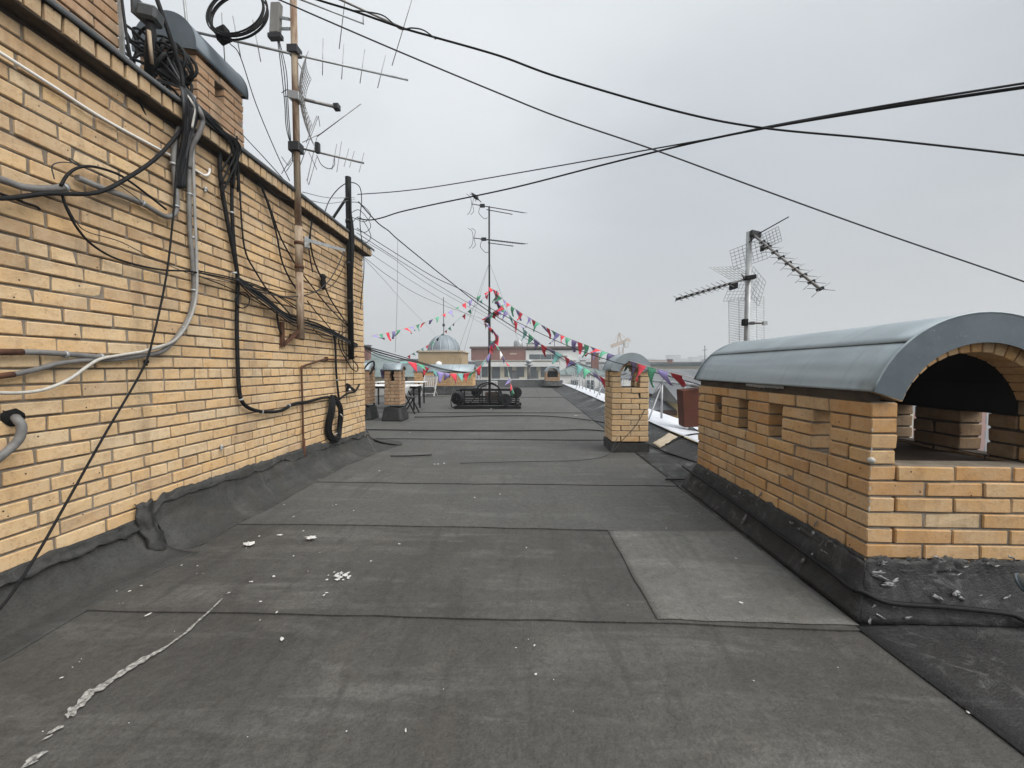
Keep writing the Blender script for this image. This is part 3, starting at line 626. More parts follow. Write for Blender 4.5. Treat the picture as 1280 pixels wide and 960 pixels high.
cable('black_cable', 'black cable bending down the wall between the ducts and rusty pole', C, wl([(296, 170), (299, 225), (303, 290), (308, 318), (318, 337), (334, 362), (349, 378), (362, 392)], .04), .007)
cable('black_cable', 'twin of black cable slanting from coping, lower end left of rusty pole', C, wl([(320, 218), (333, 250), (345, 290), (352, 325), (362, 348), (375, 368)], .035), .008)
cable('black_cable', 'black cable slanting from coping and passing behind the rusty pole', C, wl([(322, 221), (336, 255), (350, 295), (368, 328), (390, 358), (412, 385), (440, 413)], .03), .0075)
cable('black_cable', 'black cable hanging right of rusty pole past a junction to the black pole', C, wl([(392, 268), (388, 290), (389, 310), (394, 330), (402, 348), (412, 372), (425, 392), (441, 415)], .035), .0085)
cable('black_cable', 'short black cable loop beside the grey bracket arm', C, wl([(389, 282), (386, 305), (388, 325), (391, 340)], .04), .0065)
cable('grey_cable', 'grey cable sagging from bracket arm tip across rusty pole', C, wl([(430, 314), (422, 333), (412, 350), (400, 361), (385, 368), (360, 371), (330, 366), (305, 357)], .10), .006, 'char')
cable('black_cable', 'small black cable ring hanging on the black duct', C, [WL(303 + 9 * math.cos(a * .4), 375 + 10 * math.sin(a * .4), .06) for a in range(17)], .005)
cable('black_cable', 'short black cable stub below the sagging bundle', C, wl([(346, 386), (347, 400), (349, 411), (352, 417)], .035), .009)
for i, (lab, dy, r, m) in enumerate([('uppermost strand of the sagging bundle crossing the wall to the sky', 0, .010, 'black'), ('thick middle strand of the sagging bundle crossing the wall', 3, .014, 'black'), ('grey strand of the sagging bundle crossing the wall', 6, .009, 'char'), ('lowest loose strand of the sagging bundle', 10, .006, 'black')]):
    pts = wl([(296, 346 + dy * .5), (312, 357 + dy), (332, 372 + dy), (352, 389 + dy * .7), (368, 396 + dy * 1.1), (395, 404 + dy), (420, 416 + dy * .7), (440, 427 + dy * .5)], .05 + .012 * i)
    pts += [P(452, 432 + dy * .3, 5.8), P(475, 438 + dy * .9, 7), P(503, 446 + dy * .8, 9), P(530, 454 + dy * .4, 11.5), P(560, 462 + dy * .3, 15), P(590, 466, 17.5)]
    cable('black_cable' if m == 'black' else 'grey_cable', 'black cable, ' + lab if m == 'black' else 'grey cable, ' + lab, C, pts, r, m)
for k, (lab, pts) in enumerate([
    ('fine black wire sagging from twin conduits toward the rusty pole, upper', [(246, 338), (285, 346), (320, 356), (350, 372), (372, 388)]),
    ('fine black wire sagging from twin conduits toward the rusty pole, lower', [(246, 344), (280, 357), (310, 372), (335, 384), (366, 396)]),
    ('fine black wire crossing from the ducts behind the rusty pole to the black pole', [(300, 350), (340, 362), (380, 366), (410, 360), (424, 345), (436, 318)]),
    ('fine black wire loop drooping between the rusty pole and black pole', [(384, 398), (398, 418), (415, 424), (432, 414), (440, 400)]),
    ('black wire falling slantwise right of the rusty pole into the bundle', [(384, 376), (395, 390), (404, 400), (414, 412)]),
    ('fine dark wire dangling straight down beside the coil', [(432, 420), (433, 450), (432, 480), (434, 505)]),
    ('fine black wire slung from the coping to the rusty pole, high up', [(300, 190), (325, 226), (350, 246), (372, 252)])]):
    cable('thin_wire', lab, C, wl(pts, .045 + .004 * k), [.005, .0045, .004, .005, .006, .0035, .0045][k])
o = cable('black_pipe', 'black duct dropping from the bundle to the cable coil', 'pipe', wl([(416, 412), (419, 430), (420, 460), (422, 485), (424, 500)], .04), .013, 'black', 9)
clips(o, [(WL(421, 475, .04), WL(421, 478, .04))], .016)
cable('black_cable', 'black cable loop hanging loose under the black pole', C, wl([(424, 414), (424, 432), (432, 448), (440, 461), (446, 464), (447, 458), (440, 449), (430, 440), (427, 425)], .05), .007)
cable('black_cable', 'thin black cable falling from bundle past the loop', C, wl([(428, 405), (428, 425), (430, 440), (441, 450), (442, 480)], .03), .004)
o = cable('black_cable', 'stiff black cable looping out beyond the end of the long wall', C, [WL(424, 499, .04), WL(434, 492, .06), WL(444, 489, .07), P(450, 478, 5.6), P(455, 462, 5.7), P(461, 454, 5.8), P(467, 452, 5.85), P(467, 460, 5.85), P(462, 468, 5.8)], .013)
mb = MB(); coil = thing('cable_coil', 'oval coil of black cable hung low on the brick wall', 'cable coil', WL(419, 498, .05))
for k in range(12):
    c = V((R.uniform(-.02, .03), R.uniform(-.02, .02), R.uniform(-.01, .02))); rx, rz_ = R.uniform(.09, .16), R.uniform(.23, .30)
    q = WL(418.5, 524, .06)
    mb.tube([q + c + V((.015 * math.sin(3 * a), rx * math.cos(a) * (1 - .25 * math.sin(a)), -rz_ * math.sin(a) * -1)) for a in [i * 2 * math.pi / 30 for i in range(30)]], R.uniform(.007, .011), 7, 0, True)
mb.build('loops', 'black', coil)
q = WL(425, 520, .10); MB().tube([q + V((.02, -.03, .03)), q + V((.03, 0, .0)), q + V((.02, .03, -.02))], .006, 6).build('tie', 'white_pvc', coil)
q = WL(419, 545, .09); MB().tube([q + V((0, -.03, .02)), q + V((0.01, .03, .03))], .006, 6).build('tie', 'white_pvc', coil)
# rusty thin pipe and its bent top
o = cable('rusty_pipe', 'thin rusty pipe up the wall from the felt, bent right at top', 'pipe', wl([(380, 582), (379, 545), (378, 500), (377, 462), (379, 458), (390, 454), (408, 449), (432, 450), (446, 445)], .03), .0105, 'rust', 8, 5)
MB().tube(wl([(408, 446), (408, 451)], .03), .02, 8).build('coupling', 'rust', o); MB().tube(wl([(380, 548), (381, 584)], .035), .0135, 8).build('sleeve', 'rust', o)
# camera-like black fixture under the loop
o = thing('wall_bracket', 'small black metal bracket with white knob low at end of wall', 'bracket', WL(437, 485, .02))
MB().bar(WL(433, 480, .02), WL(444, 489, .09), .03, .03).build('arm', 'black', o); MB().bar(WL(434, 489, .02), WL(436, 480, .04), .03, .03).build('plate', 'black', o)
MB().lathe(WL(437, 487, .06), [(0, -.015), (.014, -.008), (.014, .008), (0, .015)], 10).build('knob', 'white', o)
o = thing('junction', 'small black splice lump on cable right of rusty pole', 'cable splice', WL(404, 350, .04))
MB().lathe(WL(404, 352, .05), [(0, -.10), (.02, -.085), (.035, -.02), (.025, .03), (.04, .06), (.02, .085), (0, .09)], 10).build('wrap', 'black', o)
# small wall fixings
for px, py, l in [(257, 236, 'small grey bolt head in the brick right of the twin conduits'), (277, 558, 'small white clip stub low on the brick wall'), (183, 452, 'dark hook under the conduits at the bend')]:
    o = thing('wall_fixing', l, 'fixing', WL(px, py, 0))
    MB().lathe(WL(px, py, .012), [(0, -.012), (.012, -.01), (.014, .004), (.008, .012), (0, .013)], 8).build('bolt', 'galv' if 'dark' not in l else 'black', o)
    MB().bar(WL(px, py, -.005), WL(px, py + 4, .035), .012).build('pin', 'galv' if 'dark' not in l else 'black', o)

# cable bundle over the coping and tangle behind it
for i in range(13):
    u = i / 12; m = 'black' if i % 3 else 'char'; dx = i * 1.6
    lab = ['grey cable', 'black cable'][m == 'black']
    pts = [P(205 + R.uniform(-8, 12), 88 + R.uniform(-16, 14), 2.9), P(226 + dx * .5, 108 + dx * .3, 2.76), WL(229 + dx, 122 + dx * .7, .10 + R.uniform(0, .02)), WL(230 + dx * .85, 150, .10 + R.uniform(0, .02)), WL(229 + dx * .5, 172, .075 + R.uniform(0, .02)), WL(222 + dx * .55 + R.uniform(-2, 2), 205, .06)]
    pts += [WL(220 + dx * .5 + R.uniform(-3, 3), 235, .045)]
    cable('bundle_cable', 'black and grey cable in the bundle tumbling over the coping', C, pts, R.uniform(.006, .012), m, 6, 6, 'cables bundled over the coping')
cable('white_cable', 'single white cable in the bundle tumbling over the coping', C, [P(228, 112, 2.74), WL(238, 125, .13), WL(243, 138, .13), WL(240, 160, .12)], .007, 'white_pvc')
cable('grey_conduit', 'pale grey corrugated hose on right side of the coping bundle', 'conduit', [P(236, 118, 2.8), WL(249, 138, .12), WL(253, 152, .12), WL(248, 168, .10), WL(239, 185, .06), WL(236, 210, .035)], .016, 'grey_pipe', 9)
for i in range(7):   # runs along the top of the coping to the next drop
    pts = [P(232 + i, 112 + i * 2, 2.78), WL(252 + i * 2, 140 + i, .10), WL(268 + i * 2, 158 + i, .105), WL(282 + i * 2.4, 172 + i * .7, .11), WL(290 + i * 1.5, 188 + i, .09), WL([276, 291, 297][i % 3], 215 + 5 * i, .05)]
    cable('bundle_cable', 'black cable running along the coping edge to the black ducts', C, pts, R.uniform(.006, .011), 'black', 6, 6, 'cables along the coping edge')
tg = thing('cable_tangle', 'black tangle of thick cable loops piled on the stair house beside the post', 'cable tangle', P(205, 100, 2.9))
mb = MB(); c0 = P(207, 82, 2.95)
for k in range(26):
    c = c0 + V((R.uniform(-.09, .07), R.uniform(-.15, .2), R.uniform(-.15, .13))); a0 = R.uniform(0, 6); ax = V((R.uniform(-.5, .5), R.uniform(.4, 1), R.uniform(-.4, .4))).normalized(); ux = ax.orthogonal().normalized(); uy = ax.cross(ux)
    rx, ry = R.uniform(.05, .11), R.uniform(.07, .14)
    mb.tube([c + ux * rx * math.cos(a) + uy * ry * math.sin(a) for a in [a0 + i * 2 * math.pi / 22 for i in range(22)]], R.uniform(.008, .0135), 6, 0, True)
mb.build('loops', 'black', tg)
mb = MB()
for k in range(6): mb.tube(spline([P(154 + R.uniform(0, 4), 30 + k * 9, 2.75), P(165, 40 + k * 9 + R.uniform(-6, 6), 2.7), P(178, 45 + k * 8 + R.uniform(-8, 8), 2.75), P(195, 62 + k * 6, 2.85)]), .010, 6)
mb.build('strands', 'black', tg)
o = thing('floodlight', 'dark metal flood lamp box on short post above the coping', 'flood lamp', P(186, 96, 2.62))
c = P(188, 20, 2.58); MB().obox(c, V((.05, .02, .0)), V((-.015, .05, 0)), V((.008, 0, .045))).build('housing', 'flashing', o, bevel=.015)
MB().obox(c + V((-.06, -.015, .03)), V((.008, .0, 0)), V((0, .05, 0)), V((.0, 0, .06))).build('visor', 'flashing', o)
MB().tube([P(186, 98, 2.62), P(187, 60, 2.6), P(189, 30, 2.58)], .025, 8).build('post', 'black', o); MB().tube([P(190, 80, 2.58), P(186, 38, 2.55)], .011, 6).build('bracket', 'rust_pipe', o)

# black pole at wall end
pole = thing('cable_pole', 'black cable pole strapped to the far end of the long wall', 'pole', WL(438, 450, .07))
pb = WL(439, 449, .07); pt = V((pb.x, pb.y, 3.67)); pt2 = V((pb.x + .0, pb.y, 3.67))
MB().tube([pb, V((pb.x, pb.y, 2.4)), pt2], .038, 12).build('shaft', 'black', pole)
for z in (3.1, 2.55, 2.05): MB().tube([V((pb.x, pb.y, z - .02)), V((pb.x, pb.y, z + .02))], .045, 12).build('clamp', 'char', pole)
MB().bar(V((pb.x, pb.y, 3.44)), V((pb.x - .12, pb.y - .25, 3.0)), .025).build('stay', 'black', pole)
mb = MB()
for k in range(5): mb.tube(spline([V((pb.x + .03, pb.y - .03, 3.5 - .05 * k)), V((pb.x + .05, pb.y - .05 + .02 * k, 2.9)), V((pb.x + .045, pb.y - .04, 2.2)), V((pb.x + .03, pb.y, 1.6))]), .009, 6)
mb.build('cable_run', 'black', pole)
mb = MB()
for k in range(3):
    a = V((pb.x + .03, pb.y, 3.35 - .14 * k)); mb.tube(spline([a, a + V((.12, .0, -.02 + .05 * k)), a + V((.22, .1, -.12)), a + V((.14, .1, -.22)), a + V((.02, 0, -.2))]), .0045, 5)
mb.build('slack_loops', 'char', pole)
arm = thing('bracket_arm', 'grey galvanised bracket arm reaching from rusty pole to black pole', 'bracket', WL(386, 303, .06))
MB().bar(WL(380, 299, .09), WL(431, 313, .09), .012, .035).build('bar', 'galv', arm); MB().bar(WL(384, 296, .01), WL(384, 310, .06), .05, .02).build('plate', 'galv', arm)
cable('thin_wire', 'thin wire arching over top of the black pole', C, [WL(405, 268, .05), P(412, 250, 5.0), P(424, 235, 5.1), P(437, 228, 5.2), P(449, 233, 5.3), P(452, 250, 5.35), P(450, 280, 5.35), P(455, 330, 5.5), P(451, 380, 5.6), P(449, 420, 5.7)], .006)
for dy, l in ((0, 'upper'), (8, 'lower')):
    cable('thin_wire', f'thin {l} wire from rusty pole to black pole below the antennas', C, [P(378, 240 + dy, 4.05), P(410, 247 + dy * .9, 4.6), P(443, 247 + dy * .3, 5.25)], .0035, 'wire')

# ------------------------------------------------------------------ rusty antenna mast
def yagi(root, name, p0, p1, els, r=.009, er=.004, m='alu', elname='element'):
    """boom p0-p1, els: list of (end a, end b); every element its own child"""
    b = MB().tube([p0, p1], r, 8).build(name, m, root)
    for a, c in els: MB().tube([a, c], er, 6).build(elname, m, b)
    return b
mx, my = PX(376, 420, XW + .10).x, PX(376, 420, XW + .10).y
mast = thing('antenna_mast', 'tall rusty pole with several antennas fixed to the long brick wall', 'antenna mast', (mx, my, 1.5))
MB().tube([(mx, my, 1.47), (mx, my, 2.15)], .036, 14).tube([(mx, my, 2.14), (mx, my, 2.6)], .0375, 14).tube([(mx, my, 2.59), (mx, my, 5.6)], .0315, 14).build('pole', 'rust_pipe', mast)
for z in (2.18, 2.42): MB().tube([(mx, my, z), (mx, my, z + .03)], .044, 14).build('strap', 'rust', mast)
mb = MB(); mb.bar((XW, my - .02, 1.50), (mx + .02, my, 1.47), .05, .035); mb.bar((XW + .02, my - .16, 1.40), (mx, my - .01, 1.56), .03); mb.bar((XW + .015, my - .17, 1.38), (XW + .015, my - .17, 1.62), .05, .02)
mb.build('foot_bracket', 'rust', mast)
def pd(px, py, y): return P(px, py, y)
els = []
for a, b, y in [((277, 16), (281, 76), 3.62), ((291, 20), (301, 72), 3.67), ((316, 25), (326, 77), 3.75), ((404, 48), (403, 94), 4.12), ((430, 55), (427, 99), 4.22), ((456, 62), (450, 104), 4.32), ((482, 69), (472, 110), 4.42)]: els.append((P(*a, y), P(*b, y)))
yagi(mast, 'yagi_antenna', P(235, 38, 3.45), P(510, 100, 4.52), els, .011, .0045, 'galv')
MB().box((mx - .05, my - .05, P(363, 65, my).z - .03), (mx + .05, my + .05, P(363, 65, my).z + .04)).build('clamp', 'char', mast)
els = [(P(436, -40, 4.3), P(424, 61, 4.3)), (P(527, -40, 4.6), P(490, 82, 4.6))]
b = yagi(mast, 'yagi_antenna', P(360, -30, 4.0), P(508, 37, 4.6), els, .011, .0045, 'alu')
MB().tube([P(372, -2, 4.0), P(455, 30, 4.4)], .008, 8).build('strut', 'galv', b); MB().tube([P(454, 17, 4.4), P(454, 30, 4.4)], .006, 6).build('strut', 'galv', b)
# grid dish edge-on, with its feed arm
dc = P(384, 124, 4.02)
d = MB().tube([P(366, 121, my), P(421, 134, 4.12)], .016, 10).build('grid_antenna', 'alu', mast)
MB().obox(P(421, 134, 4.12), V((.03, 0, 0)), V((0, .03, 0)), V((0, 0, .03))).build('feed', 'char', d, bevel=.006); MB().obox(P(370, 122, my), V((.055, 0, -.012)), V((0, .05, 0)), V((0, 0, .04))).build('clamp', 'galv', d, bevel=.004)
mb = MB(); dv = V((-.44, .90, 0)); dn = V((.90, .44, -.12)).normalized()
def dish(u, v): return dc + dn * (-.07 + .075 * v * v + .035 * u * u) + dv * .20 * u + V((.05 * v * -.2, 0, .35 * v))
for i in range(13):
    u = -1 + i / 6; mb.tube([dish(u, -1 + k / 8) for k in range(17)], .003, 5)
for k in range(21):
    v = -1 + k / 10; mb.tube([dish(-1 + i / 6, v) for i in range(13)], .0025, 5)
mb.build('grid', 'alu', d)
# lower mixed antenna
yb = my; els = []
for px, py, h_ in [(424, 196, 19), (433, 197, 11), (440, 199, 10), (452, 203, 12), (418, 196, 16)]: els.append((P(px + 3, py - h_, 4.25), P(px - 3, py + h_, 4.05)))
b = yagi(mast, 'yagi_antenna', P(366, 183, my), P(455, 204, 4.25), els, .010, .003, 'alu')
for p, q in [((396, 171), (451, 130)), ((372, 215), (398, 145)), ((398, 145), (400, 158)), ((383, 178), (396, 145)), ((386, 190), (396, 212)), ((384, 226), (396, 172)), ((386, 231), (396, 196)), ((386, 231), (383, 224)), ((378, 178), (405, 165)), ((352, 196), (360, 207)), ((352, 217), (372, 185)), ((360, 207), (372, 190)), ((358, 214), (370, 196))]:
    MB().tube([P(*p, 3.95), P(*q, 4.1)], .0045 if p[0] == 396 and p[1] == 171 else .0032, 6).build('rod', 'alu', b)
MB().tube(spline([P(396, 194, 4.0), P(402, 206, 4.0), P(412, 211, 4.02), P(418, 206, 4.05), P(418, 197, 4.1)]), .004, 6).build('feed_cable', 'char', b)
MB().obox(P(397, 185, 4.0), V((.02, 0, 0)), V((0, .02, 0)), V((0, 0, .05))).build('balun_box', 'char', b); MB().obox(P(370, 185, my), V((.055, 0, 0)), V((0, .05, 0)), V((0, 0, .045))).build('clamp', 'char', b, bevel=.005)
bx = MB().obox(P(345, 24, 4.0), V((.05, 0, .0)), V((0, .03, 0)), V((.012, 0, .15))).build('amplifier_box', 'concrete', mast, bevel=.008)
MB().bar(P(350, 22, 4.0), P(362, 24, my), .02).build('arm', 'galv', bx); MB().bar(P(352, 36, 4.0), P(363, 36, my), .02).build('arm', 'galv', bx); MB().box(P(345, 52, 4.03) - V((.05, 0, 0)), P(350, 40, 3.97)).build('cover', 'char', bx)
mb = MB()
for k in range(3): mb.tube(spline([P(347 + k, 50, 4.0), P(352 + k * 3, 90, 4.02), P(356 + k * 2, 130, 3.98), P(358 + 2 * k, 160, 3.96), P(366, 190 + 6 * k, 3.98)]), .0045, 6)
mb.tube(spline([P(367, 70, 4), P(378, 90, 3.95), P(374, 108, 3.95), P(366, 118, 4)]), .004, 6); mb.tube(spline([P(352, 116, 3.97), P(360, 112, 3.95), P(366, 118, 3.95), P(356, 121, 3.95)]), .004, 6)
mb.build('feed_cables', 'char', mast)
o = thing('thin_mast', 'thin pale pole behind the brick chimney cap, top left', 'pole', P(240, 90, 4.3)); MB().tube([P(240, 90, 4.3), P(226, -40, 4.3)], .014, 8).build('shaft', 'galv', o); MB().tube([P(236, 38, 4.3), P(243, 75, 4.3)], .006, 6).build('stay', 'galv', o)
coil2 = thing('cable_coil', 'round coil of dark cable hanging from the antenna boom', 'cable coil', P(280, 46, 3.6))
mb = MB(); c = P(297, 17, 3.6)
for k in range(6):
    cc = c + V((R.uniform(-.02, .02), R.uniform(-.03, .03), R.uniform(-.02, .02))); rr = .265 + R.uniform(-.012, .012)
    mb.tube([cc + V((rr * math.cos(a), .25 * rr * math.sin(a), rr * math.sin(a) * .98)) for a in [i * 2 * math.pi / 44 for i in range(44)]], .007, 7, 0, True)
mb.build('loops', 'black', coil2); MB().obox(P(279, 44, 3.58), V((.05, 0, .02)), V((0, .04, 0)), V((-.015, 0, .055))).build('tie', 'black_matt', coil2, bevel=.01)
cable('thin_wire', 'thin wire falling from the coil to the coping by the rusty pole', C, [P(287, 54, 3.65), P(300, 70, 3.7), P(320, 130, 3.8), P(345, 190, 3.9), P(362, 226, 3.95)], .0045, 'char')
cable('thin_wire', 'thin wire from the brick chimney edge to the coping by the rusty pole', C, [P(300, 165, 3.9), P(330, 197, 3.95), P(365, 236, 4.05)], .0045, 'char')

# ------------------------------------------------------------------ overhead lines
def over(name, lab, pts, r, m='black', d=None):
    cable(name, lab, 'overhead cable', [P(*p) for p in pts], r * .64, m, 7, 10)
over('overhead_cable', 'overhead cable from top left, crossing the pair and falling to the right edge', [(330, -22, 2.45), (398, 0, 2.5), (440, 13, 2.5), (500, 34, 2.5), (545, 47, 2.5), (625, 70, 2.5), (700, 97, 2.5), (850, 140, 2.5), (955, 160, 2.5), (1100, 174, 2.5), (1280, 194, 2.5), (1500, 222, 2.5)], .0095)
cable('thin_wire', 'thin loose wire twisted round the overhead cable near top centre', 'overhead cable', [P(*p) for p in [(440, 13, 2.5), (460, 15, 2.49), (480, 20, 2.5), (500, 36, 2.5), (515, 35, 2.49), (530, 38, 2.49), (545, 49, 2.5)]], .004, 'char')
over('overhead_cable', 'lone straight overhead cable slanting from top left to right edge', [(280, -28, 3), (345, -2, 3), (400, 22, 3), (500, 65, 3), (620, 115, 3), (700, 147, 3), (820, 188, 3), (950, 236, 3), (1100, 290, 3), (1280, 352, 3), (1500, 430, 3)], .0085, 'char')
over('overhead_cable', 'upper cable of the pair rising from the black pole to upper right', [(447, 243, 5.3), (500, 239, 5.0), (560, 231, 4.75), (700, 207, 4.1), (800, 189, 3.6), (900, 171, 3.1), (960, 158, 2.8), (1100, 133, 2.3), (1280, 104, 2.0), (1450, 78, 1.8)], .009, 'char')
over('overhead_cable', 'lower thicker cable of the pair rising from the black pole to upper right', [(447, 273, 5.35), (462, 275, 5.35), (478, 272, 5.3), (500, 265, 5.15), (540, 256, 4.9), (640, 235, 4.4), (750, 207, 3.9), (860, 180, 3.3), (957, 160, 2.8), (1100, 136, 2.3), (1280, 109, 2.0), (1450, 84, 1.8)], .0125)
over('overhead_cable', 'thick twisted cable from the black pole down past the bunting mast', [(448, 252, 5.35), (462, 268, 5.5), (475, 281, 5.7), (485, 288, 5.8), (497, 299, 5.9), (525, 322, 6.3), (560, 350, 6.8), (605, 385, 7.4), (650, 414, 8), (700, 447, 8.6), (735, 466, 9), (770, 486, 9.3)], .013)
MB_ = over('overhead_cable', 'overhead cable from black pole through the bunting to the big vent', [(446, 285, 5.35), (470, 301, 5.5), (500, 320, 5.8), (540, 345, 6.1), (580, 364, 6.4), (620, 389, 6.5), (700, 428, 6.0), (760, 450, 5.3), (805, 462, 5.0), (850, 474, 4.4), (885, 484, 3.8)], .008)
over('overhead_cable', 'thin overhead cable running beneath the twisted one to the mast', [(446, 291, 5.35), (500, 326, 6.2), (560, 364, 7.6), (608, 392, 9), (655, 422, 9.1), (735, 470, 9.2)], .007, 'char')
for k, l in enumerate(['fine strand sagging lowest from the black pole to the mast frame', 'fine strand beside the lone mast wire from the black pole', 'pale fine strand from the black pole toward mid mast']):
    over('thin_wire', l, [(446, 296 + 9 * k, 5.35), (490, 322 + 13 * k, 6.2), (540, 358 + 9 * k, 7.4), (612, 398 + 12 * k - 20 * (k == 2), 11.5)], .0055, ['char', 'wire', 'char'][k])
over('thin_wire', 'thin straight wire from wall end down to the dome', [(450, 318, 5.4), (480, 350, 8), (510, 383, 12), (545, 418, 20)], .006, 'wire')
over('thin_wire', 'thin wire hanging straight down from the twisted cable', [(497, 299, 5.9), (497, 340, 5.9), (496, 390, 5.9), (494, 440, 5.9)], .0045, 'wire')
over('thin_wire', 'fine wire trailing from the wall end to the felt', [(441, 480, 5.3), (448, 510, 5.3), (455, 535, 5.3), (468, 562, 5.2), (482, 577, 4.9)], .003, 'wire')

# ------------------------------------------------------------------ right mast behind big vent
rm = thing('antenna_mast', 'pale steel mast with three antennas behind the large brick vent', 'antenna mast', (2.39, 4.2, .16))
px0 = P(934, 400, 4.2).x
MB().tube([(px0, 4.2, .1), (px0, 4.2, P(934, 290, 4.2).z)], .029, 12).build('pole', 'galv', rm)
def gridpanel(name, parent, c, ux, uy, nu, nv, r=.0025, bend=0):
    mb = MB(); nrm = ux.cross(uy).normalized()
    def q(u, v): return c + ux * u + uy * v + nrm * bend * (u * u)
    for i in range(nu + 1): u = -1 + 2 * i / nu; mb.tube([q(u, -1), q(u, 1)], r, 5)
    for j in range(nv + 1): v = -1 + 2 * j / nv; mb.tube([q(-1 + k / 3, v) for k in range(7)], r, 5)
    return mb.build(name, 'galv', parent)
p0, p1 = P(942, 294, 4.15), P(1026, 362, 3.25)
els = []; dd = (p1 - p0); side = V((.75, .45, 0)); upv = V((.1, -.25, 1))
b = MB().tube([p0, p1], .012, 8).build('yagi_antenna', 'alu', rm)
s1 = (V((.86, .25, .32))).normalized(); s2 = V((.80, -.55, -.05)).normalized()
for i in range(9):
    t = .16 + i * .104; c = p0 + dd * t
    for sgn, sv in ((1, V((.10, .03, .058))), (1, V((.095, -.03, -.018))), (-1, V((.10, .05, .075))), (-1, V((.085, -.03, -.012)))):
        MB().tube([c, c + sv * sgn], .0038, 6, 0, False, .002).build('director', 'alu', b)
    MB().obox(c, V((.022, 0, .012)), V((0, .012, 0)), V((-.006, 0, .010))).build('holder', 'black', b)
MB().obox(P(944, 293, 4.16), V((.05, 0, -.012)), V((0, .03, 0)), V((0, 0, .03))).build('clamp', 'char', b, bevel=.005); MB().obox(P(956, 309, 4.0), V((.035, 0, .012)), V((0, .025, 0)), V((0, 0, .03))).build('balun_box', 'black', b, bevel=.006)
MB().tube([P(945, 294, 4.15), P(986, 271, 3.95)], .006, 6).build('rod', 'char', b); MB().tube([P(936, 303, 4.15), P(944, 296, 4.15)], .007, 6).build('rod', 'char', b)
gridpanel('reflector', b, P(963, 298, 4.1), (P(974, 285, 4.0) - P(950, 297, 4.2)) / 2, (P(975, 300, 4.1) - P(971, 284, 4.1)) * .55, 6, 5)
gridpanel('reflector', b, P(935, 318, 4.2), (P(958, 318, 4.1) - P(924, 330, 4.3)) * .62, (P(921, 308, 4.2) - P(926, 333, 4.2)) * .5, 8, 6)
p0, p1 = P(931, 349, 4.18), P(846, 374, 3.55)
b = MB().tube([p0, p1], .010, 8).build('yagi_antenna', 'alu', rm); dd = p1 - p0
for i in range(10):
    t = .28 + i * .078; c = p0 + dd * t; l = .085 - .003 * i
    for sv in (V((-.65, .4, .55)), V((.55, -.4, .25)), V((-.3, .6, -.4)), V((.6, -.3, -.4))):
        MB().tube([c, c + sv * l], .0035, 6, 0, False, .002).build('director', 'alu', b)
    MB().obox(c, V((.018, 0, .006)), V((0, .016, 0)), V((0, 0, .012))).build('holder', 'black', b)
MB().obox(P(917, 358, 4.05), V((.035, 0, .01)), V((0, .025, 0)), V((0, 0, .03))).build('balun_box', 'black', b, bevel=.006); MB().obox(P(937, 347, 4.15), V((.055, 0, .008)), V((0, .03, 0)), V((0, 0, .022))).build('clamp', 'black', b, bevel=.005)
MB().tube([P(927, 343, 4.1), P(933, 350, 4.15)], .008, 6).build('rod', 'alu', b)
gridpanel('reflector', b, P(918, 342, 4.2), (P(934, 332, 4.2) - P(898, 333, 4.2)) * .48, (P(932, 352, 4.2) - P(898, 332, 4.2)) * .42 + V((.0, 0, 0)), 7, 6)
gridpanel('reflector', b, P(926, 364, 4.2), (P(938, 376, 4.2) - P(904, 377, 4.2)) * .5, (P(906, 376, 4.2) - P(916, 352, 4.2)) * .5, 8, 6)
gridpanel('reflector', b, P(945, 358, 4.25), (P(952, 345, 4.2) - P(942, 333, 4.2)) * .8, (P(944, 376, 4.2) - P(953, 345, 4.2)) * .5, 5, 6)
b = MB().tube([P(936, 404, 4.1), P(956, 404, 3.95)], .009, 8).build('panel_antenna', 'alu', rm)
gridpanel('grid', b, P(935.5, 400, 4.25), V((.195, .02, .022)), V((-.008, 0, .235)), 4, 26, .0024, -.03)
MB().obox(P(956, 404, 3.95), V((.018, 0, 0)), V((0, .015, 0)), V((0, 0, .018))).build('feed', 'galv', b); MB().obox(P(931, 403, 4.16), V((.022, 0, 0)), V((0, .03, 0)), V((0, 0, .034))).build('clamp', 'black', b, bevel=.004); MB().obox(P(940, 404, 4.12), V((.02, 0, 0)), V((0, .02, 0)), V((0, 0, .014))).build('balun_box', 'black', b)

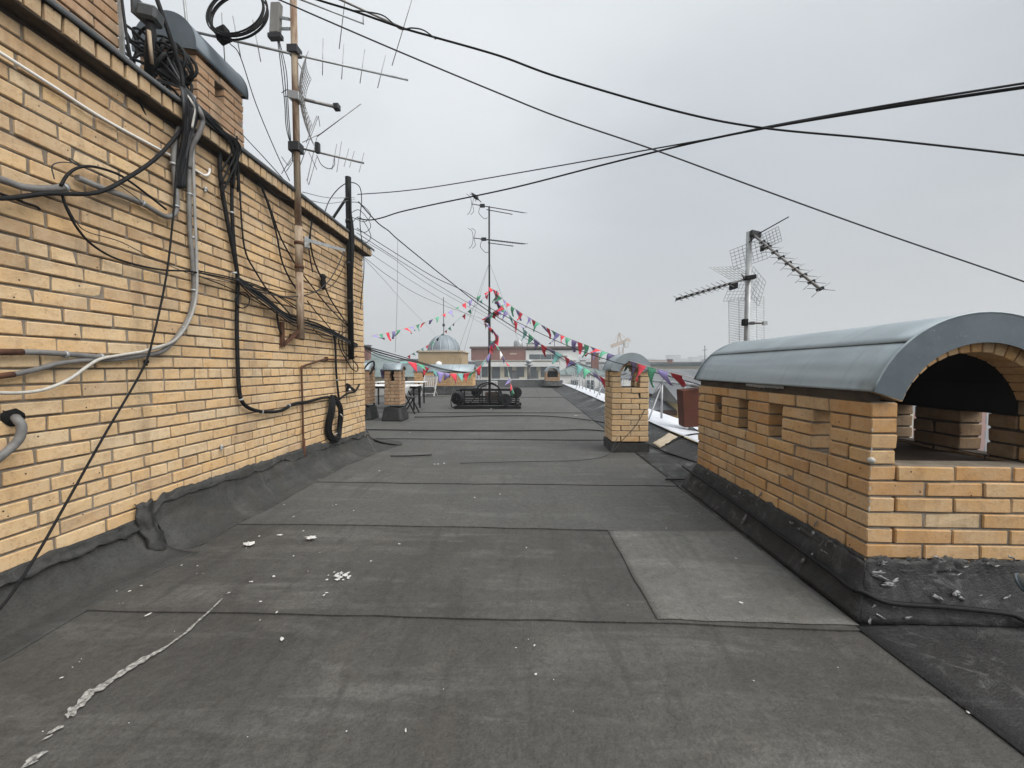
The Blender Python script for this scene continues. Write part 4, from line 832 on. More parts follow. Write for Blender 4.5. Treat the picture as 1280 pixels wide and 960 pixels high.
# ------------------------------------------------------------------ centre mast on its weighted frame
YM = 11.6
cx = P(612, 500, YM).x
cm = thing('antenna_mast', 'tall thin mast with two antennas standing on black weighted frame', 'antenna mast', (cx, YM, 0))
ztop = P(610, 258, YM).z
MB().tube([(cx, YM, .12), (cx, YM, 3.0)], .038, 10).tube([(cx, YM, 2.98), (cx, YM, ztop)], .026, 10).build('pole', 'char', cm)
for (a0, a1, yy) in [((590, 255), (655, 266), YM - .1), ((592, 297.5), (656, 305), YM - .1)]:
    p0, p1 = P(*a0, yy), P(*a1, yy); els = []
    for i in range(15):
        c = p0 + (p1 - p0) * (.22 + i * .055); els.append((c + V((-.10, -.2, -.07)), c + V((.10, .2, .07))))
    b = yagi(cm, 'yagi_antenna', p0, p1, els, .012, .008, 'char', 'director')
    MB().tube([p0 + (p1 - p0) * .28 + V((0, 0, -.09)), p0 + (p1 - p0) * .78 + V((0, 0, -.10))], .012, 6).build('strut', 'char', b); MB().obox(p0 + (p1 - p0) * .2, V((.07, 0, 0)), V((0, .04, 0)), V((0, 0, .04))).build('balun_box', 'black', b)
    MB().tube(spline([p0 + V((.25, 0, -.05)), p0 + V((.2, 0, -.25)), p0 + V((.35, 0, -.42)), p0 + V((.46, 0, -.4))]), .008, 5).build('feed_cable', 'char', b)
    for sx in (-.05, .05):
        MB().tube(spline([p0 + V((sx - .1, -.1, .25)), p0 + V((sx, 0, .2)), p0 + V((sx * .3, 0, 0)), p0 + V((sx, 0, -.2)), p0 + V((sx - .1, .1, -.27))]), .007, 5).build('reflector', 'char', b)
fr = cm
def Gm(px, py, y): return P(px, py, y)
mb = MB()
for y, z in ((11.0, .05), (12.1, .05)):
    mb.bar((cx - .95, y, z), (cx + .95, y, z), .1, .08)
for x in (-.85, .85): mb.bar((cx + x, 11.0, .10), (cx + x, 12.1, .10), .08, .08)
mb.build('base_frame', 'black', cm)
mb = MB()
for y in (11.25, 11.85):
    for z in (.52, .30, .20): mb.bar((cx - .95 + .1 * (z < .4), y, z), (cx + .9, y, z), .035)
for x in (-.8, -.25, .3, .8):
    for y in (11.25, 11.85): mb.bar((cx + x, y, .08), (cx + x, y, .54), .035)
mb.bar((cx - .6, 11.25, .1), (cx - .15, 11.25, .52), .03); mb.bar((cx + .5, 11.25, .1), (cx + .2, 11.25, .52), .03)
mb.build('upper_frame', 'black', cm)
for x, y, z, rr in ((-.86, 11.05, .30, .17), (.50, 11.0, .27, .17), (.78, 11.9, .42, .165), (-.45, 12.0, .42, .13)):
    mb = MB(); ax = V((.35, -1, 0)).normalized() if x > 0 else V((-.45, -1, 0)).normalized(); p = V((cx + x, y, z))
    mb.tube([p - ax * .10, p - ax * .095, p + ax * .095, p + ax * .10], rr, 24); mb.tube([p + ax * .10, p + ax * .13], .05, 12)
    w = mb.build('weight_disc', 'black', cm, bevel=.012)
mb = MB(); mb.tube(spline([(cx - .35, 11.4, .5), (cx - .28, 11.4, .66), (cx, 11.4, .74), (cx + .25, 11.4, .64), (cx + .38, 11.38, .4), (cx + .40, 11.3, .12)]), .02, 7)
mb.tube(spline([(cx - .3, 11.42, .48), (cx - .2, 11.42, .62), (cx + .05, 11.42, .7), (cx + .3, 11.4, .56), (cx + .44, 11.3, .2), (cx + .5, 11.0, .1)]), .015, 7)
mb.tube(spline([(cx - .98, 11.0, .42), (cx - 1.03, 10.9, .25), (cx - .98, 10.85, .06), (cx - .8, 10.9, .12)]), .014, 6)
mb.build('hoop_cable', 'black', cm)
for a in ((-1.9, 13.5), (1.6, 14), (-.9, 9.6)):
    MB().tube([(cx, YM, 4.3), (cx + a[0], a[1], .03)], .004, 5).build('guy_wire', 'wire', cm)
o = tag(MB().box((cx - .25, 13.2, .35), (cx + .1, 13.5, .72)).build('white_box', 'wood_white', bevel=.01), 'small off-white box on blocks behind the mast frame', 'box')
MB().box((cx - .3, 13.15, 0), (cx + .15, 13.55, .34)).build('block', 'board', o)
# bird on the upper antenna
b0 = P(595, 246.5, YM - .1); ax = (P(601, 251.5, YM - .1) - P(590, 241, YM - .1)).normalized()
mb = MB(); prof = [(-.17, .004), (-.165, .018), (-.14, .034), (-.115, .034), (-.09, .036), (-.05, .055), (0, .062), (.05, .052), (.10, .032), (.14, .024), (.20, .022), (.22, .012)]
k = len(mb.v); n = 12; sy = V((0, 1, 0)); sz = ax.cross(sy).normalized()
for s_, r_ in prof:
    for j in range(n):
        a = 2 * math.pi * j / n; mb.v.append(b0 + ax * s_ + sy * r_ * math.cos(a) * (1.0) + sz * r_ * math.sin(a) * (1 if s_ < .1 else .45))
for i in range(len(prof) - 1):
    for j in range(n): mb.f.append([k + i * n + j, k + i * n + (j + 1) % n, k + (i + 1) * n + (j + 1) % n, k + (i + 1) * n + j]); mb.m.append(0); mb.sm.append(True)
mb.tube([b0 + ax * -.165, b0 + ax * -.215 + V((0, 0, -.012))], .012, 6, 0, False, .003)
for s_ in (-.02, .02): mb.tube([b0 + V((.0, s_, -.04)), b0 + V((-.01, s_, -.12))], .006, 5)
tag(mb.build('crow', 'char'), 'dark bird perched on the rear end of the topmost mast antenna', 'bird')

# ------------------------------------------------------------------ bunting
def bunting(label, pts, n, w, h, cols, sag_dir=(.3, 0, 0), skip=(), line='white_pvc', r=.004, t0=0, t1=1):
    path = spline([P(*p) for p in pts], 12); acc = [0]
    for a, b in zip(path, path[1:]): acc.append(acc[-1] + (b - a).length)
    root = thing('bunting', label, 'bunting', path[0])
    MB().tube(path, r, 5).build('string', line, root)
    def at(s):
        for i in range(len(acc) - 1):
            if acc[i + 1] >= s:
                f = (s - acc[i]) / max(1e-6, acc[i + 1] - acc[i]); return path[i].lerp(path[i + 1], f), (path[i + 1] - path[i]).normalized()
        return path[-1], (path[-1] - path[-2]).normalized()
    for i in range(n):
        if i in skip: continue
        s = acc[-1] * (t0 + (t1 - t0) * (i + .5) / n) + R.uniform(-.02, .02); c, d = at(s); W = w * R.uniform(.85, 1.05); Hh = h * R.uniform(.85, 1.1)
        tip = V((R.gauss(sag_dir[0], .42), R.gauss(sag_dir[1], .7), -1)).normalized(); nrm = d.cross(tip).normalized()
        mb = MB()
        def fl(u, v):
            hw = W * (.5 - .5 * v * .97); cu = nrm * (math.sin(v * 2.6 + i) - math.sin(i)) * Hh * .22 + nrm * math.sin(u * 3 + i) * W * .10 * v
            return c + d * (u * 2 - 1) * hw + tip * v * Hh + cu
        mb.grid(fl, 3, 5); mb.build('pennant', cols[i % len(cols)], root, solid=.0015)
    return root
RGV = ['red', 'green', 'violet']
bunting('bunting line from the mast down to the end of the brick wall', [(613, 363, 11.5), (590, 374, 11.0), (560, 390, 10.1), (530, 403, 9), (500, 412, 7.8), (463, 420, 6.3)], 18, .20, .16, RGV, (.2, 0, 0))
bunting('short bunting line from the mast to the dome side', [(612, 366, 11.6), (590, 385, 11.9), (570, 402, 12.3), (553, 417, 12.8), (540, 428, 13.1), (525, 437, 13.4), (508, 446, 13.8)], 17, .16, .13, ['red', 'teal', 'char', 'green'], (.2, 0, 0))
bunting('bunting line from the mast down to the large vent cap', [(617, 364, 11.5), (640, 383, 10.7), (665, 399, 9.6), (700, 418, 8.2), (735, 432, 7.0), (765, 443, 6.0), (800, 455, 5.0), (840, 466, 4.25), (884, 477, 3.65)], 31, .25, .25, RGV, (-.15, -.1, 0), t1=.955)
bunting('lower bunting line from the mast to the white roof edge rail', [(618, 372, 11.5), (640, 397, 10.6), (660, 416, 10), (680, 432, 9.6), (700, 442, 9.2), (717, 452, 8.8), (735, 462, 8.4), (750, 470, 8), (768, 482, 7.6)], 20, .26, .28, ['green', 'violet', 'red', 'violet', 'teal', 'red', 'violet', 'teal'], (-.15, 0, 0))
bunting('bunting wound down the upper part of the mast', [(613, 360, 11.5), (622, 366, 11.4), (619, 376, 11.4), (626, 383, 11.4), (614, 392, 11.4), (606, 402, 11.4), (616, 412, 11.4), (622, 422, 11.4), (614, 430, 11.4), (612, 437, 11.4)], 36, .23, .21, ['red', 'green', 'violet', 'red', 'char'], (.1, 0, 0))
bunting('bunting line falling from mid mast onto the right weight discs', [(613, 425, 11.4), (622, 434, 11.2), (630, 447, 11.1), (635, 462, 11), (638, 478, 10.95), (643, 492, 10.9)], 11, .16, .20, ['violet', 'red', 'green', 'white'], (-.2, 0, 0))
bunting('low bunting line from mid mast left to the brown chimney', [(613, 440, 11.3), (602, 455, 11.1), (590, 465, 10.8), (572, 467, 10.4), (556, 466, 10), (540, 462, 9.6), (524, 455, 9.2), (502, 452, 8.8), (475, 462, 8.4)], 16, .27, .25, ['violet', 'teal', 'red', 'green', 'red', 'teal', 'red', 'violet'], (.1, 0, 0))
bunting('end of a bunting line lying on the felt before the mast frame', [(585, 512, 11.02), (600, 513, 11.0), (612, 512.5, 11.0), (630, 509, 11.1)], 4, .2, .10, ['violet', 'red', 'white'], (0, -8, 0))
# ------------------------------------------------------------------ table, chairs
t = thing('table', 'long white-topped table with thin black legs behind the brown chimney', 'table', (-3.8, 11.0, 0))
MB().box((-4.6, 10.6, .655), (-3.05, 11.35, .685)).build('table_top', 'white', t, bevel=.006); MB().box((-4.55, 10.64, .60), (-3.1, 11.31, .652)).build('apron', 'black_matt', t)
for x in (-4.5, -3.13):
    for y in (10.67, 11.28): MB().bar((x, y, 0), (x, y, .6), .04).build('leg', 'black_matt', t)
t2 = thing('table', 'second white-topped table standing farther behind the first', 'table', (-3.9, 12.4, 0))
MB().box((-4.8, 12.1, .70), (-3.3, 12.8, .73)).build('table_top', 'white', t2, bevel=.006)
for x in (-4.7, -3.4):
    for y in (12.15, 12.75): MB().bar((x, y, 0), (x, y, .7), .04).build('leg', 'black_matt', t2)
c = thing('folding_chair', 'folding chair with white back and black legs beside the table', 'chair', (-3.07, 9.9, 0))
MB().grid(lambda u, v: (-3.17 + .12 * v + .02 * math.sin(u * 3), 9.7 + u * .38, .42 + .32 * v), 4, 4).build('backrest', 'white', c, solid=.02); MB().box((-3.2, 9.7, .40), (-2.9, 10.08, .43)).build('seat', 'char', c)
for y in (9.7, 10.08):
    MB().bar((-3.18, y, .72), (-2.82, y, 0), .028).build('leg', 'black_matt', c); MB().bar((-2.93, y, .42), (-3.2, y, 0), .028).build('leg', 'black_matt', c)
c = thing('slatted_chair', 'white slatted wooden folding chair facing the felt roof', 'chair', (-4.0, 16.0, 0))
xx = P(536, 480, 16).x
mb = MB()
for i in range(6): mb.bar((xx - .22 + i * .088, 16.25, .40), (xx - .20 + i * .08, 16.42, .80), .05, .015)
mb.build('backrest', 'wood_white', c)
for sx in (-.27, .27):
    MB().bar((xx + sx, 16.45, .84), (xx + sx, 15.75, 0), .05).build('leg', 'wood_white', c); MB().bar((xx + sx * .95, 16.4, 0), (xx + sx * .95, 15.7, .42), .05).build('leg', 'wood_white', c)
mb = MB()
for i in range(5): mb.bar((xx - .25, 15.72 + i * .1, .40), (xx + .25, 15.72 + i * .1, .40), .06, .018)
mb.build('seat', 'wood_white', c); MB().bar((xx - .27, 16.43, .82), (xx + .27, 16.43, .82), .05).build('top_rail', 'wood_white', c); MB().bar((xx - .27, 15.82, .12), (xx + .27, 15.82, .12), .05).build('stretcher', 'wood_white', c)

# ------------------------------------------------------------------ railing, brown box and things on the edge
rl = thing('railing', 'grey pipe railing along the white metal roof edge', 'railing', (2.9, 6, .02))
MB().tube([(2.9, 3.0, .87), (2.9, 13, .87)], .034, 10).build('top_rail', 'galv', rl); MB().tube([(2.9, 13, .87), (2.9, 25.2, .87)], .022, 8).build('top_rail', 'galv', rl); MB().tube([(2.9, 9, .40), (2.9, 25.2, .40)], .012, 6).build('mid_rail', 'galv', rl)
y = 4.9
while y < 25.3:
    f = MB().tube([(2.9, y, .03), (2.9, y, .86)], .024, 8).build('post', 'galv', rl); MB().box((2.78, y - .10, .035), (3.02, y + .10, .055)).build('foot_plate', 'galv', f); y += 1.17
for y in (8.3, 14.0, 19.5): MB().tube([(2.9, y + .1, .82), (2.36, y - .75, .17)], .014, 6).build('stay', 'galv', rl)
bxr = thing('duct_box', 'rust-brown metal duct box on a post beside the large vent', 'duct box', (2.85, 6.8, .05))
MB().add([(x, y, z) for x, y, z in [(2.66, 6.6, .17), (3.2, 6.75, .17), (3.2, 7.0, .17), (2.68, 6.9, .17), (2.62, 6.6, .79), (3.2, 6.75, .84), (3.2, 7.0, .84), (2.63, 6.9, .80)]], [(0, 1, 5, 4), (1, 2, 6, 5), (2, 3, 7, 6), (3, 0, 4, 7), (4, 5, 6, 7), (3, 2, 1, 0)]).build('casing', 'brown_paint', bxr, bevel=.006)
MB().bar((2.85, 6.8, .0), (2.85, 6.8, .18), .06).build('post', 'galv', bxr)
cable('black_cable', 'black cable hanging over the kerb onto the beige patch', C, [(2.98, 5.9, .5), (2.75, 5.75, .25), (2.45, 5.75, .20), (2.28, 5.74, .165), (2.12, 5.66, .10), (2.0, 5.62, .07)], .012)
cable('black_cable', 'black cable slung under the brown duct box', C, [(3.02, 7.3, .1), (2.9, 6.4, .08), (2.8, 5.7, .1), (2.75, 5.1, .14)], .013)
nl, nf = V((-.928, 0, .373)) * .026, V((0, -.928, .373)) * .026
cable('black_cable', 'black cable lying along the felt skirt of the large vent', C, [(1.80, 4.5, .04), SKL(868, 592) + nl, SKL(920, 628) + nl, SKL(990, 678) + nl, SKL(1040, 714) + nl, SKL(1070, 738) + nl, V((1.545, 1.81, .14)), SKF(1105, 752) + nf, SKF(1170, 757) + nf, SKF(1240, 764) + nf, SKF(1265, 770) + nf, SKF(1300, 792) + nf], .0115)
cable('black_cable', 'black cable lying across the whole felt roof beyond the small chimney', C, [(-3.2, 7.05, .03), (-1.8, 7.02, .025), (-.5, 7.0, .03), (.4, 7.1, .025), (1.2, 7.15, .03), (1.7, 6.6, .03), (1.86, 5.4, .035), (2.0, 4.6, .06)], .011)
cable('thin_wire', 'thin wire lying across the felt up to the small chimney base', C, [(-.8, 4.6, .025), (0, 4.72, .024), (.6, 4.8, .022), (.95, 4.95, .03), (1.13, 5.2, .05), (1.25, 5.34, .22)], .0045, 'char')
cable('thin_wire', 'thin wire leaning on the small chimney and across the kerb', C, [(1.16, 5.2, .05), (1.3, 5.31, .17), (1.52, 5.34, .42), (1.72, 5.5, .7), (2.2, 6.4, .95), (2.8, 7.6, 1.1)], .0045, 'char')
cable('black_cable', 'short dark cable on the felt before the skirt of the wall', C, [(-1.75, 4.9, .035), (-1.5, 4.98, .022), (-1.25, 5.05, .022)], .008)
cable('black_cable', 'dark cable lying on the far felt before the mast frame', C, [(-2.6, 8.9, .03), (-1.7, 9.05, .025), (-1.0, 9.2, .028), (.4, 9.2, .03), (1.3, 8.6, .03), (1.75, 7.9, .03)], .010)
tag(MB().bar((1.42, 3.98, .03), (1.92, 3.95, .05), .025, .012).build('metal_strip', 'black'), 'flat black metal strip lying on the felt beside the large vent', 'metal strip')
o = tag(MB().tube([P(1276, 728, 1.66), P(1310, 726, 1.60)], .032, 14).build('pipe_stub', 'cap'), 'short grey-blue pipe end beside the large vent at right photo edge', 'pipe'); MB().tube([P(1274, 728, 1.662), P(1278, 728, 1.655)], .036, 14).build('rim', 'cap_dark', o)
o = thing('vent_pipe', 'slim grey vent pipe with mushroom cap on the far kerb', 'vent pipe', (P(661, 470, 24.5).x, 24.5, .45))
vx = P(661, 470, 24.5).x; MB().tube([(vx, 24.5, .4), (vx, 24.5, 1.45)], .10, 10).build('pipe', 'grey_pipe', o); MB().lathe((vx, 24.5, 1.3), [(0, .42), (.2, .38), (.27, .25), (.12, .2), (.12, .12), (.32, .08), (.12, 0)], 14).build('cowl', 'galv', o)

# ------------------------------------------------------------------ city
GZ = -24
struct(MB().box((-4000, -1500, GZ - 1), (4000, 4000, GZ)).build('ground', 'asphalt'))
def block(name, label, x, y, w, d, z1, mt, roof='roof_grey', rtype='flat', rh=2.5, group=None, z0=GZ, rz=0., parapet=.5):
    o = thing(name, label, 'building', (x, y, z0), rz, group, local=True); h = z1 - z0
    MB().box((-w / 2, -d / 2, 0), (w / 2, d / 2, h)).build('wall', mt if not isinstance(mt, str) or mt in M else FAC[mt], o)
    e = .35
    if rtype == 'flat': MB().box((-w / 2 - .15, -d / 2 - .15, h), (w / 2 + .15, d / 2 + .15, h + parapet)).build('roof', roof, o)
    elif rtype == 'gable': MB().add([(-w / 2 - e, -d / 2 - e, h), (w / 2 + e, -d / 2 - e, h), (w / 2 + e, d / 2 + e, h), (-w / 2 - e, d / 2 + e, h), (-w / 2 - e, 0, h + rh), (w / 2 + e, 0, h + rh)], [(0, 1, 5, 4), (2, 3, 4, 5), (0, 4, 3), (1, 2, 5), (3, 2, 1, 0)]).build('roof', roof, o)
    else: MB().add([(-w / 2 - e, -d / 2 - e, h), (w / 2 + e, -d / 2 - e, h), (w / 2 + e, d / 2 + e, h), (-w / 2 - e, d / 2 + e, h), (-w / 2 + d * .4, 0, h + rh), (w / 2 - d * .4, 0, h + rh)], [(0, 1, 5, 4), (2, 3, 4, 5), (3, 0, 4), (1, 2, 5), (3, 2, 1, 0)]).build('roof', roof, o)
    return o, h
def deco(q, chim=2, win=4):
    o, h = q; w = max(abs(v.co.x) for v in o.children[0].data.vertices); d = max(abs(v.co.y) for v in o.children[0].data.vertices)
    for k in range(chim):
        x = (-.55 + 1.1 * k / max(1, chim - 1)) * w; c = MB().box((x - .45, -d * .45, h + .2), (x + .45, -d * .45 + .7, h + 2.3 + .4 * (k % 2))).build('chimney', 'red_wall' if k % 2 else 'white_wall', o)
        MB().box((x - .55, -d * .45 - .1, h + 2.31 + .4 * (k % 2)), (x + .55, -d * .45 + .8, h + 2.45 + .4 * (k % 2))).build('chimney_cap', 'roof_grey', c)
    for k in range(win):
        x = -w + (k + .5) * 2 * w / win; f = MB().box((x - .55, -d - .06, h - 2.3), (x + .55, -d - .005, h - .6)).build('window', 'white_wall', o); MB().box((x - .45, -d - .09, h - 2.2), (x + .45, -d - .061, h - .7)).build('pane', 'glass', f)
    for k in range(6):
        x = -w * .8 + k * w * .32; MB().tube([(x, -d - .1, h + .12), (x, -d * .35, h + .9)], .05, 4).build('roof_rib', 'roof_teal', o)
def zat(py, y): return P(658, py, y).z
def xat(px, y): return P(px, 460, y).x
# dome house
yd = 33.; x0, x1 = xat(523, yd), xat(577, yd); zc = zat(438, yd); dh = thing('dome_house', 'square tan building with grey ribbed metal dome and thin mast', 'building', ((x0 + x1) / 2, yd + 2, 0))
xc = (x0 + x1) / 2; hw = (x1 - x0) / 2; yc = yd + hw
MB().box((xc - hw, yd, GZ), (xc + hw, yd + 2 * hw, zc - .12)).build('wall', simple_noise_mat('tan_plaster', (.38, .28, .165), (.32, .235, .14), 1.2, .9), dh); MB().box((xc - hw - .12, yd - .12, zc - .12), (xc + hw + .12, yd + 2 * hw + .12, zc)).build('cornice', 'beige', dh)
rd = (xat(571, yd) - xat(530.5, yd)) / 2 * 1.04; dp = [(rd * math.cos(a), rd * 1.02 * math.sin(a)) for a in [i * math.pi / 2 / 12 for i in range(13)]]
dm = MB().lathe((xc - .05, yc, zc), [(rd * 1.02, -.02), (rd * 1.02, .12)] + dp, 32).build('dome', 'dome', dh)
for k in range(12):
    a = k * math.pi / 6; MB().tube([(xc - .05 + (r_ + .02) * math.cos(a), yc + (r_ + .02) * math.sin(a), zc + z_) for r_, z_ in dp], .035, 5).build('rib', 'cap', dm)
MB().tube([(xc - .05, yc, zc + rd), (xc - .05, yc, zc + rd + 3.4)], .035, 6).build('spire', 'char', dh); MB().lathe((xc - .05, yc, zc + rd + .9), [(0, -.2), (.12, -.05), (.12, .1), (0, .2)], 10).build('finial', 'char', dh)
MB().lathe((xc - .1, yd - .05, zc - 1.2), [(0, -.3), (.25, -.2), (.3, 0), (.25, .2), (0, .3)], 10).build('wall_lamp', 'white', dh)
# brick terrace building with white storeys
yt = 62.; bl, br = xat(589, yt), xat(723, yt); xm = xat(657, yt)
tb = thing('terrace_building', 'broad building with dark red brick top and white banded storeys', 'building', ((bl + br) / 2, yt, GZ))
zt1, zt2 = zat(435.5, yt), zat(450.5, yt); zt3 = zat(476, yt)
MB().box((bl, yt, zt2), (xm, yt + 14, zt1)).build('brick_storey', 'red_wall', tb); MB().box((xm + .02, yt + .15, zt2), (br, yt + 14, zt1 - .3)).build('white_storey', 'white_wall', tb)
MB().box((bl - .2, yt - .3, zt1), (br + 1.6, yt + 14.2, zt1 + .3)).build('roof', 'roof_brown', tb)
MB().box((bl + 1, yt - 1.2, GZ), (br - .6, yt + 13.8, zt2 - .05)).build('lower_storeys', FAC['cream'], tb); MB().box((bl + .8, yt - 1.6, zt2 - .04), (br - .2, yt + 14, zt2 + .0)).build('ledge', 'white_wall', tb)
zb, zc2 = zat(449, yt), zat(443, yt); wx = xm + .6
while wx < br - 3.5: MB().box((wx, yt + .05, zb), (wx + 1.7, yt + .2, zc2)).build('window', 'glass', tb); wx += 1.78
for k in range(8):
    X = bl + 1.6 + k * 1.9
    MB().box((X, yt - 1.28, zt2 - 2.6), (X + 1.2, yt - 1.15, zt2 - .7)).build('window', 'glass', tb)
MB().box((bl + 1.0, yt - 1.9, zt2 - 1.0), (br - .6, yt - 1.22, zt2 - .3)).build('balcony_band', 'white_wall', tb); MB().box((bl + 4, yt - 1.9, zt2 - 3.9), (br - .6, yt - 1.22, zt2 - 3.1)).build('balcony_band', 'white_wall', tb)
MB().box((bl + 6.2, yt - .06, zat(443, yt)), (bl + 7.3, yt - .0, zat(441.5, yt))).build('window', 'beige', tb)
tk = thing('water_tank', 'round pale tank standing on the roof of the red brick building', 'tank', (xat(648, yt + 4), yt + 4, zt1 + .3)); MB().lathe((xat(648, yt + 4), yt + 4, zt1 + .3), [(0, 0), (.75, 0), (.8, .2), (.8, .9), (.6, 1.25), (0, 1.4)], 18).build('shell', 'galv', tk); MB().box((xat(640, yt + 4), yt + 3, zt1 + .31), (xat(655, yt + 4), yt + 5, zt1 + .5)).build('plinth', 'concrete', tk)
tk = thing('roof_hut', 'low pale plant hut on the roof right of the round tank', 'plant hut', (xat(662, yt + 4), yt + 4, zt1 + .3)); MB().box((xat(658, yt + 4), yt + 3, zt1 + .31), (xat(667, yt + 4), yt + 5, zt1 + .95)).build('wall', 'white_wall', tk); MB().box((xat(657.5, yt + 4), yt + 2.9, zt1 + .96), (xat(667.5, yt + 4), yt + 5.1, zt1 + 1.02)).build('roof', 'roof_grey', tk)
# near roofs to the left beyond the roof edge
deco(block('house_block', 'pale block with green-grey hipped roof beyond the left roof edge', -25, 46, 24, 12, zat(463, 40), 'white', 'roof_teal', 'hip', 2.0))
block('house_block', 'white building with dark louvred top behind the brown chimney', xat(508, 52), 54, 4.5, 6, zat(453.5, 52), 'white', 'roof_grey', 'flat')
block('house_block', 'cream house wall glimpsed between the two brown chimneys', xat(471, 27), 30, 6, 6, zat(471, 27), 'cream', 'roof_teal', 'hip', 1.3)
block('house_block', 'grey windowed block just right of the dome', xat(583, 48), 50, 2.6, 6, zat(457, 48), 'grey', 'roof_grey', 'flat')
# right side: yellow house with brown eaves, grey roofs
o, h = block('yellow_house', 'yellow plastered house with dark brown eaves below the white roof edge', 8.0, 24.0, 3.6, 6, -1.05, 'yellow_wall', 'roof_grey', 'hip', .7)
MB().box((-2.2, -3.42, h - .26), (2.2, 3.4, h - .02)).build('eaves', 'roof_brown', o)
for k in range(2): f = MB().box((-1.5 + k * 1.6, -3.06, h - 1.15), (-.6 + k * 1.6, -2.97, h - .42)).build('window', 'white_wall', o); MB().box((-1.42 + k * 1.6, -3.10, h - 1.08), (-.68 + k * 1.6, -3.055, h - .5)).build('pane', 'glass', f)
block('yellow_house', 'tall yellow gable wall beside the brown duct box', 9.5, 21.6, 3.2, 4, -.62, 'yellow_wall', 'roof_grey', 'gable', .9)
deco(block('house_block', 'low house with broad grey ribbed metal roof right of the small chimney', 15, 42, 17, 12, -2.2, 'cream', 'roof_grey', 'hip', 2.6))
deco(block('house_block', 'pale house with small dormer roof beyond the grey metal roof', 22, 60, 18, 12, -1.2, 'cream', 'roof_grey', 'hip', 2.2))
deco(block('house_block', 'white house with windows in the gap right of the small chimney', xat(815, 85), 90, 17, 10, zat(465, 85), 'white', 'roof_teal', 'gable', 1.5))
block('house_block', 'pale four-window block standing over the bunting on the right', xat(843, 150), 155, 13, 12, zat(455, 150), 'cream', 'roof_grey', 'flat')
block('house_block', 'low red-roofed block in the haze right of the small chimney cap', xat(822, 240), 250, 22, 12, zat(451, 240), 'cream', 'roof_red', 'flat')
deco(block('house_block', 'cream house behind the white railing bars', xat(726, 50), 54, 7, 10, zat(468, 50), 'white', 'roof_teal', 'hip', 1.5))
deco(block('house_block', 'pale house behind the railing left of the small chimney', xat(752, 70), 75, 10, 10, zat(467, 70), 'cream', 'roof_grey', 'hip', 1.5))
for i in range(84):
    y = 75 + 900 * (i / 83) ** 1.3; a = R.uniform(-.62, .72); x = y * math.tan(a)
    top = R.uniform(-9, 1.5) + y * R.uniform(.0, .012); mt = R.choice(['grey', 'cream', 'white', 'grey', 'brickred']); tall = R.random() < .16 and y > 350
    if tall: top = y * R.uniform(.018, .03)
    w = R.uniform(14, 45) * (.6 if tall else 1)
    lab = ('tall hazy tower block on the city skyline' if tall else {'grey': 'low grey city block fading into haze', 'cream': 'low cream city block fading into haze', 'white': 'low white city block fading into haze', 'brickred': 'low brick city block fading into haze'}[mt])
    block('city_block', lab, x, y, w, R.uniform(12, 20), max(top, GZ + 8), mt, R.choice(['roof_grey', 'roof_teal', 'roof_red', 'roof_grey']), 'flat' if tall or R.random() < .5 else 'hip', R.uniform(2, 4), 'tall blocks on the skyline' if tall else f'{mt} blocks far off in the haze', rz=R.uniform(-.3, .3))
for px, py, w in [(841, 444.5, 15), (868, 447, 12), (810, 449, 14), (740, 449.5, 20), (465, 450, 14), (700, 452, 20), (487, 449, 10), (728, 447, 9), (752, 451, 22), (795, 447, 8), (822, 450, 18), (855, 449, 16), (878, 445, 7), (898, 449, 14), (512, 451, 16), (580, 449, 9), (604, 452, 18), (640, 450, 12)]:
    y = 620 + R.uniform(-60, 60); block('city_block', 'tall hazy tower block on the city skyline', xat(px, y), y, w * y / F * .9, 16, zat(py, y), 'grey', 'roof_grey', 'flat', group='tall blocks on the skyline')
# tower crane above the small chimney
yk = 140.; kx = xat(776, yk); cr = thing('tower_crane', 'ochre tower crane head rising behind the small chimney cap', 'crane', (kx, yk, GZ))
mb = MB(); zc = zat(434, yk)
for sx in (-.7, .7):
    for sy in (-.7, .7): mb.tube([(kx + sx, yk + sy, GZ), (kx + sx, yk + sy, zc)], .12, 5)
z = GZ; s = 1
while z < zc - 1.5:
    for sy in (-.7, .7): mb.tube([(kx - .7 * s, yk + sy, z), (kx + .7 * s, yk + sy, z + 1.5)], .07, 4)
    z += 1.5; s = -s
mb.build('tower', 'crane', cr)
MB().box((kx + 1.0, yk - 1, zat(434.5, yk)), (kx + 2.6, yk + 1, zat(427, yk))).build('cab', 'white_wall', cr)
mb = MB(); mb.bar(P(764, 433, yk), P(783, 426, yk), .9, 1.3); mb.bar(P(783, 427, yk), P(786, 424, yk), 1.6, 1.6); mb.build('jib', 'crane', cr)
mb = MB(); pk = P(774, 416, yk)
for q in (P(771, 430, yk), P(777, 428, yk)): mb.bar(q, pk, .35)
mb.tube([P(765, 432, yk), pk], .08, 4); mb.tube([P(785, 425, yk), pk], .08, 4); mb.build('apex_frame', 'crane', cr)
for px, top, y, l in [(881, 432, 60, 'thin aerial rod on the roofs left of the large vent cap'), (693, 421, 64, 'thin aerial rod above the white storey with the bunting')]:
    o = thing('aerial_rod', l, 'aerial', P(px, 455, y)); MB().tube([P(px, 470, y), P(px, top, y)], .05, 5).build('rod', 'char', o); MB().tube([P(px - 3, top + 6, y), P(px + 3, top + 5, y)], .03, 5).build('crossbar', 'char', o)

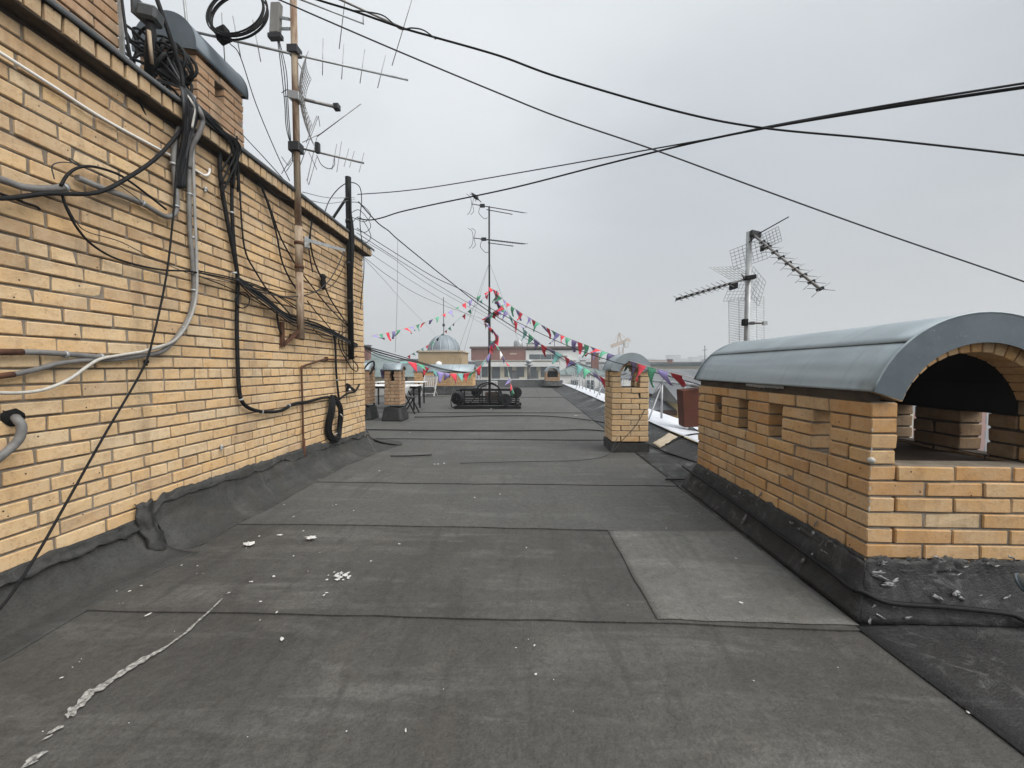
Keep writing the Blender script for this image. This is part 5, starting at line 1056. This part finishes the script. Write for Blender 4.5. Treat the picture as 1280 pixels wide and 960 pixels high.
# ------------------------------------------------------------------ haze
hz = MB().box((-1300, -300, GZ - 2), (1300, 1500, 45)).build('haze', 'black_matt'); hz['kind'] = 'stuff'
hm = bpy.data.materials.new('haze_air'); hm.use_nodes = True; nt = hm.node_tree; nt.nodes.clear()
out = nt.nodes.new('ShaderNodeOutputMaterial'); pv = nt.nodes.new('ShaderNodeVolumePrincipled')
pv.inputs['Color'].default_value = (.93, .95, .97, 1); pv.inputs['Density'].default_value = .0021; pv.inputs['Anisotropy'].default_value = .1
nt.links.new(pv.outputs[0], out.inputs['Volume']); hz.data.materials.clear(); hz.data.materials.append(hm)

# ------------------------------------------------------------------ light
SUN_EL, SUN_AZ = math.radians(46), math.radians(122)     # azimuth clockwise from +Y: behind the camera, a little to the right
sd = V((math.sin(SUN_AZ) * math.cos(SUN_EL), math.cos(SUN_AZ) * math.cos(SUN_EL), math.sin(SUN_EL)))
w = bpy.data.worlds.new('World'); S.world = w; w.use_nodes = True; t = NT(w)
bg = w.node_tree.nodes['Background']; bg.inputs['Strength'].default_value = .10
sky = t.n('ShaderNodeTexSky', sky_type='NISHITA', sun_disc=False, sun_elevation=SUN_EL, sun_rotation=SUN_AZ, dust_density=4.0)
dirv = t.n('ShaderNodeTexCoord').outputs['Generated']; sp = t.n('ShaderNodeSeparateXYZ', {0: dirv}); zz = t.math('MAXIMUM', sp.outputs[2], 0.)
n1 = t.noise(t.scale(dirv, (1, 1, 2.2)), 1.7, 5, .5, .35); n2 = t.noise(t.scale(dirv, (1, 1, 2.6)), 4.2, 4, .5, .3)
glow = t.n('ShaderNodeVectorMath', {0: dirv, 1: tuple(V((-.22, .72, .78)).normalized())}, operation='DOT_PRODUCT').outputs[1]
gf = t.math('POWER', t.maprange(glow, .45, 1.02), 1.3)
cl = t.mix(gf, (2.45, 2.60, 2.72), (4.45, 4.62, 4.74))
cl = t.mix(t.math('MULTIPLY', t.maprange(n1, .38, .64), .16), cl, (2.2, 2.4, 2.6))
cl = t.mix(t.math('MULTIPLY', t.maprange(n2, .45, .7), .10), cl, (4.3, 4.3, 4.3))
dk = t.n('ShaderNodeVectorMath', {0: dirv, 1: tuple(ray(835, 255).normalized())}, operation='DOT_PRODUCT').outputs[1]
cl = t.mix(t.math('MULTIPLY', t.math('POWER', t.maprange(t.math('ADD', dk, t.math('MULTIPLY_ADD', n2, .05, -.025)),   .93, 1.0), 1.4), .6), cl, (2.35, 2.54, 2.74))
cl = t.mix(t.maprange(zz, .0, .34, .85, 0.), cl, (2.85, 2.88, 2.84))
boost = t.math('MULTIPLY_ADD', t.maprange(zz, .74, .98), 1.7, 1.0)                      # overcast: brightest overhead
dot = t.n('ShaderNodeVectorMath', {0: dirv, 1: tuple(sd)}, operation='DOT_PRODUCT').outputs[1]
boost = t.math('ADD', boost, t.math('MULTIPLY', t.math('POWER', t.maprange(dot, .62, 1.), 1.5), 3.4))          # and where the sun stands behind cloud
cl = t.mix(1.0, cl, t.n('ShaderNodeCombineColor', {0: boost, 1: boost, 2: boost}).outputs[0], 'MULTIPLY')
fin = t.mix(.93, sky.outputs[0], cl)
w.node_tree.links.new(fin, bg.inputs['Color'])
L_ = bpy.data.lights.new('sun', 'SUN'); L_.energy = 1.4; L_.angle = math.radians(50); L_.color = (1, .965, .92)
lo = bpy.data.objects.new('sun', L_); COL.objects.link(lo); lo.rotation_euler = (-sd).to_track_quat('-Z', 'Y').to_euler(); lo.location = (0, -5, 30)

S.view_settings.view_transform = 'Standard'; S.view_settings.look = 'None'; S.view_settings.exposure = 1.05; S.view_settings.gamma = 1
S.render.engine = 'CYCLES'; S.cycles.use_denoising = True; S.cycles.max_bounces = 6; S.cycles.diffuse_bounces = 3; S.cycles.volume_bounces = 0
S.cycles.volume_max_steps = 64
S.render.resolution_x, S.render.resolution_y = 1024, 768
